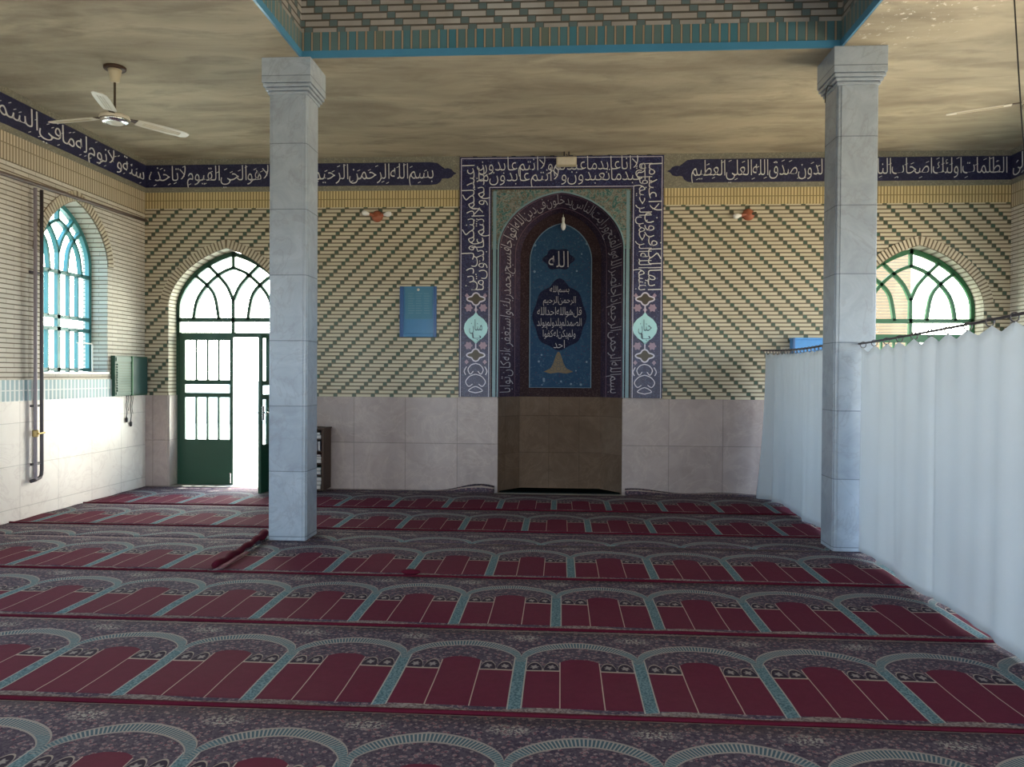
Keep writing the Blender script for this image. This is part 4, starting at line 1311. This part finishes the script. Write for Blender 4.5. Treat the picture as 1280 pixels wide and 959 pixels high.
# louvred cabinet in the left corner
t = thing('louvred_cabinet', 'green louvred metal cabinet on the left wall in the corner above the dado', 'cabinet', (XL, -.42, 1.255))
bm = bmesh.new(); box(bm, 0.0, .055, -.375, .385, 0, .51, .004); obj('body', bm, 'green_metal', t)
bm = bmesh.new()
for k in range(11): box(bm, .052, .070, -.34, -.03, .06 + k * .033, .078 + k * .033)
box(bm, .054, .064, -.355, -.015, .02, .045); box(bm, .054, .064, -.355, -.015, .44, .49); obj('louvres', bm, 'louvre_green', t)
bm = bmesh.new(); box(bm, .054, .066, .015, .37, .02, .49, .004); obj('door', bm, 'door_teal', t)
bm = bmesh.new(); box(bm, .052, .074, -.012, .012, .0, .51, .003); obj('divider', bm, 'green_bright', t)
for (yy, L, lab) in ((-.50, .30, 'thin dark cord hanging below the green cabinet, on its camera side'), (-.40, .36, 'dark cord with a plug end hanging below the middle of the green cabinet')):
    t = thing('power_cord', lab, 'cord', (XL + .035, yy, 1.27))
    bm = bmesh.new(); tube(bm, [(0, .01 * math.sin(i * 1.1 + yy), -L * i / 10) for i in range(11)], .006, 6); tube(bm, [(.004, .03 + .012 * math.sin(i * .9), -L * .7 * i / 8) for i in range(9)], .004, 6); obj('cable', bm, 'pipe_dark', t, True)
    bm = bmesh.new(); lathe(bm, [(.004, -L - .06), (.014, -L - .05), (.016, -L - .01), (.007, -L + .01)], 12); obj('plug', bm, 'black', t, True)
# gas pipes and the wall conduit
t = thing('gas_pipe', 'pair of vertical pipes with a valve on the left wall beside the window', 'pipe', (XL, 0, 0))
bm = bmesh.new(); tube(bm, [(.06, -2.175, 3.50), (.06, -2.175, 2.5), (.06, -2.175, 1.2), (.06, -2.175, .50), (.06, -2.182, .45), (.06, -2.20, .425), (.06, -2.28, .405), (.055, -2.34, .40)], .019, 10); obj('pipe', bm, 'pipe_dark', t, True)
bm = bmesh.new(); tube(bm, [(.06, -2.275, 3.50), (.06, -2.275, 1.2), (.06, -2.275, .43), (.06, -2.275, .405)], .019, 10); obj('pipe', bm, 'pipe_light', t, True)
bm = bmesh.new(); lathe(bm, [(.018, .86), (.030, .87), (.030, .93), (.018, .94)], 12, (.06, -2.275, 0)); tube(bm, [(.06, -2.275, .90), (.11, -2.275, .90)], .010); tube(bm, [(.11, -2.30, .90), (.11, -2.20, .905)], .009); obj('valve', bm, 'brass', t)
for z in (1.18, .56, 2.6):
    bm = bmesh.new(); box(bm, .003, .03, -2.30, -2.15, z, z + .025); tube(bm, [(.055, -2.28, z + .012), (.055, -2.17, z + .012)], .009); obj('pipe_clip', bm, 'pipe_dark', t)
bm = bmesh.new(); tube(bm, [(XL + .035, -7.5, 3.50), (XL + .035, -4.0, 3.51), (XL + .035, -1.0, 3.575), (XL + .035, -.03, 3.60)], .022, 8)
tag(obj('wall_conduit', bm, 'conduit', smooth=True), 'long brownish conduit running along the left wall above the window', 'conduit')
t = thing('wire_bracket', 'thin white wire bracket standing on the left wall window sill', 'bracket', (XL, -1.10, 1.555))
bm = bmesh.new(); tube(bm, [(-.05, .0, 0), (-.05, .0, .33), (-.05, -.02, .345), (-.05, -.30, .345)], .009, 6); obj('upright', bm, 'white_plastic', t)
bm = bmesh.new(); tube(bm, [(-.05, -.27, 0), (-.05, -.27, .345)], .008, 6); obj('upright', bm, 'white_plastic', t)

# bright blue box behind the curtain top
t = thing('blue_box', 'bright blue box on the back wall, its top showing over the short curtain', 'box', (3.12, 0, 1.62))
bm = bmesh.new(); box(bm, -.19, .19, -.17, 0, 0, .40, .006); obj('body', bm, 'sky_blue', t)
bm = bmesh.new(); box(bm, -.20, .20, -.18, 0, .40, .425, .005); obj('lid', bm, 'sky_blue', t)
bm = bmesh.new(); box(bm, -.20, -.175, -.182, -.165, .0, .425, .003); obj('corner_edge', bm, 'blue_dark', t)
# power cable at the right edge
bm = bmesh.new(); tube(bm, [(2.86, -5.0, 4.40), (2.873, -5.0, 3.96), (2.905, -5.0, 3.5), (2.932, -5.0, 3.15), (2.99, -5.0, 2.6), (3.05, -5.0, 2.1)], .0045, 6)
tag(obj('hanging_cable', bm, 'black'), 'thin dark cable hanging from the ceiling at the right edge of the picture', 'cable')

# ================================================================== CEILING FANS
def fan(label, x, y, angs):
    t = thing('ceiling_fan', label, 'ceiling fan', (x, y, 3.94), group='ceiling fans')
    bm = bmesh.new(); lathe(bm, [(.0, -.055), (.07, -.05), (.115, -.028), (.135, .0), (.125, .025), (.05, .045), (.02, .06)], 28); obj('motor', bm, 'fan_paint', t, True)
    bm = bmesh.new(); lathe(bm, [(.10, -.045), (.122, -.030), (.130, -.012), (.126, -.010)], 28); obj('motor_ring', bm, 'chrome', t, True)
    bm = bmesh.new(); tube(bm, [(0, 0, .05), (0, 0, .36)], .011, 10); obj('downrod', bm, 'dark_brown_tile', t)
    bm = bmesh.new(); lathe(bm, [(.018, .335), (.040, .345), (.055, .43), (.062, .455)], 18); obj('canopy', bm, 'cream_plastic', t, True)
    bm = bmesh.new(); lathe(bm, [(.095, .455), (.10, .465), (.10, .48)], 18); obj('ceiling_plate', bm, 'wood', t, True)
    for a in angs:
        bm = bmesh.new(); prof = [(.20, .055), (.30, .064), (.55, .068), (.66, .060), (.70, .035), (.705, 0)]
        outl = [(r_, w_) for r_, w_ in prof] + [(r_, -w_) for r_, w_ in reversed(prof[:-1])]
        ca, sa = math.cos(a), math.sin(a); tw = -.16
        pf = lambda dz: (lambda u, v: Vector((u * ca - v * sa, u * sa + v * ca, .012 + dz + v * tw - .02 * max(0, u - .2))))
        prism(bm, outl, pf(-.003), pf(.003)); bl = obj('blade', bm, 'fan_paint', t)
        b2 = bmesh.new()
        for vv_ in (-.022, 0, .022): strip2(b2, [(.26, vv_), (.62, vv_)], .007, pf(-.006), pf(-.002))
        obj('rib', b2, 'cream_plastic', bl)
        b2 = bmesh.new(); prism(b2, [(.09, -.03), (.16, -.022), (.26, -.045), (.26, .045), (.16, .022), (.09, .03)], pf(.002), pf(.008)); obj('blade_arm', b2, 'wood', bl)
    return t


fan('cream three bladed ceiling fan hanging over the left wall window', -4.20, -3.10, [math.radians(a) for a in (-70, 52, 172)])
fan('ceiling fan at the right edge of the picture, only a blade showing', 4.12, -3.15, [math.radians(a) for a in (155, 35, 275)])

# ================================================================== BOOKCASE
bx0, bx1, by0, by1, bh = -3.62, -3.045, -.34, -.03, .83
t = thing('bookcase', 'low dark wooden bookcase of stacked books behind the left column', 'bookcase', (0, 0, 0))
ZB = .045
for nm, b in (('side_panel', (bx0, bx0 + .02, by0, by1, ZB, bh)), ('side_panel', (bx1 - .03, bx1, by0, by1, ZB, bh)), ('top', (bx0 - .01, bx1 + .012, by0 - .012, by1, bh, bh + .022)), ('back_panel', (bx0 + .02, bx1 - .03, by1 - .012, by1, ZB, bh))):
    bm = bmesh.new(); box(bm, *b, .002); obj(nm, bm, 'wood', t)
levels = [ZB, .235, .385, .54, .70]
for i, z in enumerate(levels):
    bm = bmesh.new(); box(bm, bx0 + .02, bx1 - .03, by0 + .008, by1 - .012, z, z + .014, .001); obj('shelf', bm, 'wood', t)


def book(label, x1, y0, z, w, d, h, ci, tilt=0.0, stand=False):
    """lying: page edges to the room"""
    t = thing('book', label, 'book', (x1, y0, z), group='books in the bookcase')
    bm = bmesh.new(); c = .0035
    if not stand:
        box(bm, -w, 0, 0, d, 0, c); box(bm, -w, 0, 0, d, h - c, h); box(bm, -w, 0, d - c, d, c, h - c)
        b2 = bmesh.new(); box(b2, -w + .004, -.004, .004, d - c, c, h - c)
    else:
        box(bm, -h, -h + c, 0, d, 0, w); box(bm, -c, 0, 0, d, 0, w); box(bm, -h + c, -c, d - c, d, 0, w)
        b2 = bmesh.new(); box(b2, -h + c, -c, .004, d - c, .004, w - .004)
    obj('cover', bm, 'cover%d' % ci, t); obj('pages', b2, 'paper', t)
    t.rotation_euler = (0, tilt, 0)
    return t


bxr = bx1 - .034; by = by0 + .012
Z0 = [z + .0142 for z in levels]
book('grey paged book lying on the top shelf, uppermost of its pair', bxr - .022, by + .004, Z0[4] + .047, .20, .24, .034, 3)
book('thick book lying on the top shelf, lower of its pair', bxr - .006, by, Z0[4], .21, .25, .046, 0)
book('thin pale book standing upright on the second shelf from the top', bxr - .02, by + .01, Z0[3], .125, .19, .034, 4, 0, True)
book('dark book standing upright left of the thin pale book', bxr - .058, by + .01, Z0[3], .13, .19, .05, 0, 0, True)
book('book lying on the middle shelf, uppermost of three', bxr - .014, by + .004, Z0[2] + .082, .21, .24, .030, 1)
book('slim dark book lying in the middle of three on the middle shelf', bxr - .004, by + .003, Z0[2] + .052, .21, .24, .029, 0)
book('thick book lying on the middle shelf, lowest of three', bxr - .004, by, Z0[2], .22, .25, .050, 3)
book('pale book lying second from the bottom shelf, uppermost there', bxr - .01, by + .004, Z0[1] + .046, .20, .24, .046, 2)
book('dark book lying under the pale book on the second shelf from the bottom', bxr - .01, by, Z0[1], .21, .25, .045, 4)
book('thick book lying on the bottom shelf, uppermost of three', bxr - .004, by + .004, Z0[0] + .105, .21, .24, .050, 3)
book('book lying on the bottom shelf, middle of three', bxr - .004, by + .003, Z0[0] + .056, .22, .24, .048, 1)
book('thick dark book lying on the bottom shelf, lowest of three', bxr - .012, by, Z0[0], .21, .25, .055, 0)

bpy.data.objects.remove(_ov); bpy.data.curves.remove(_cv)
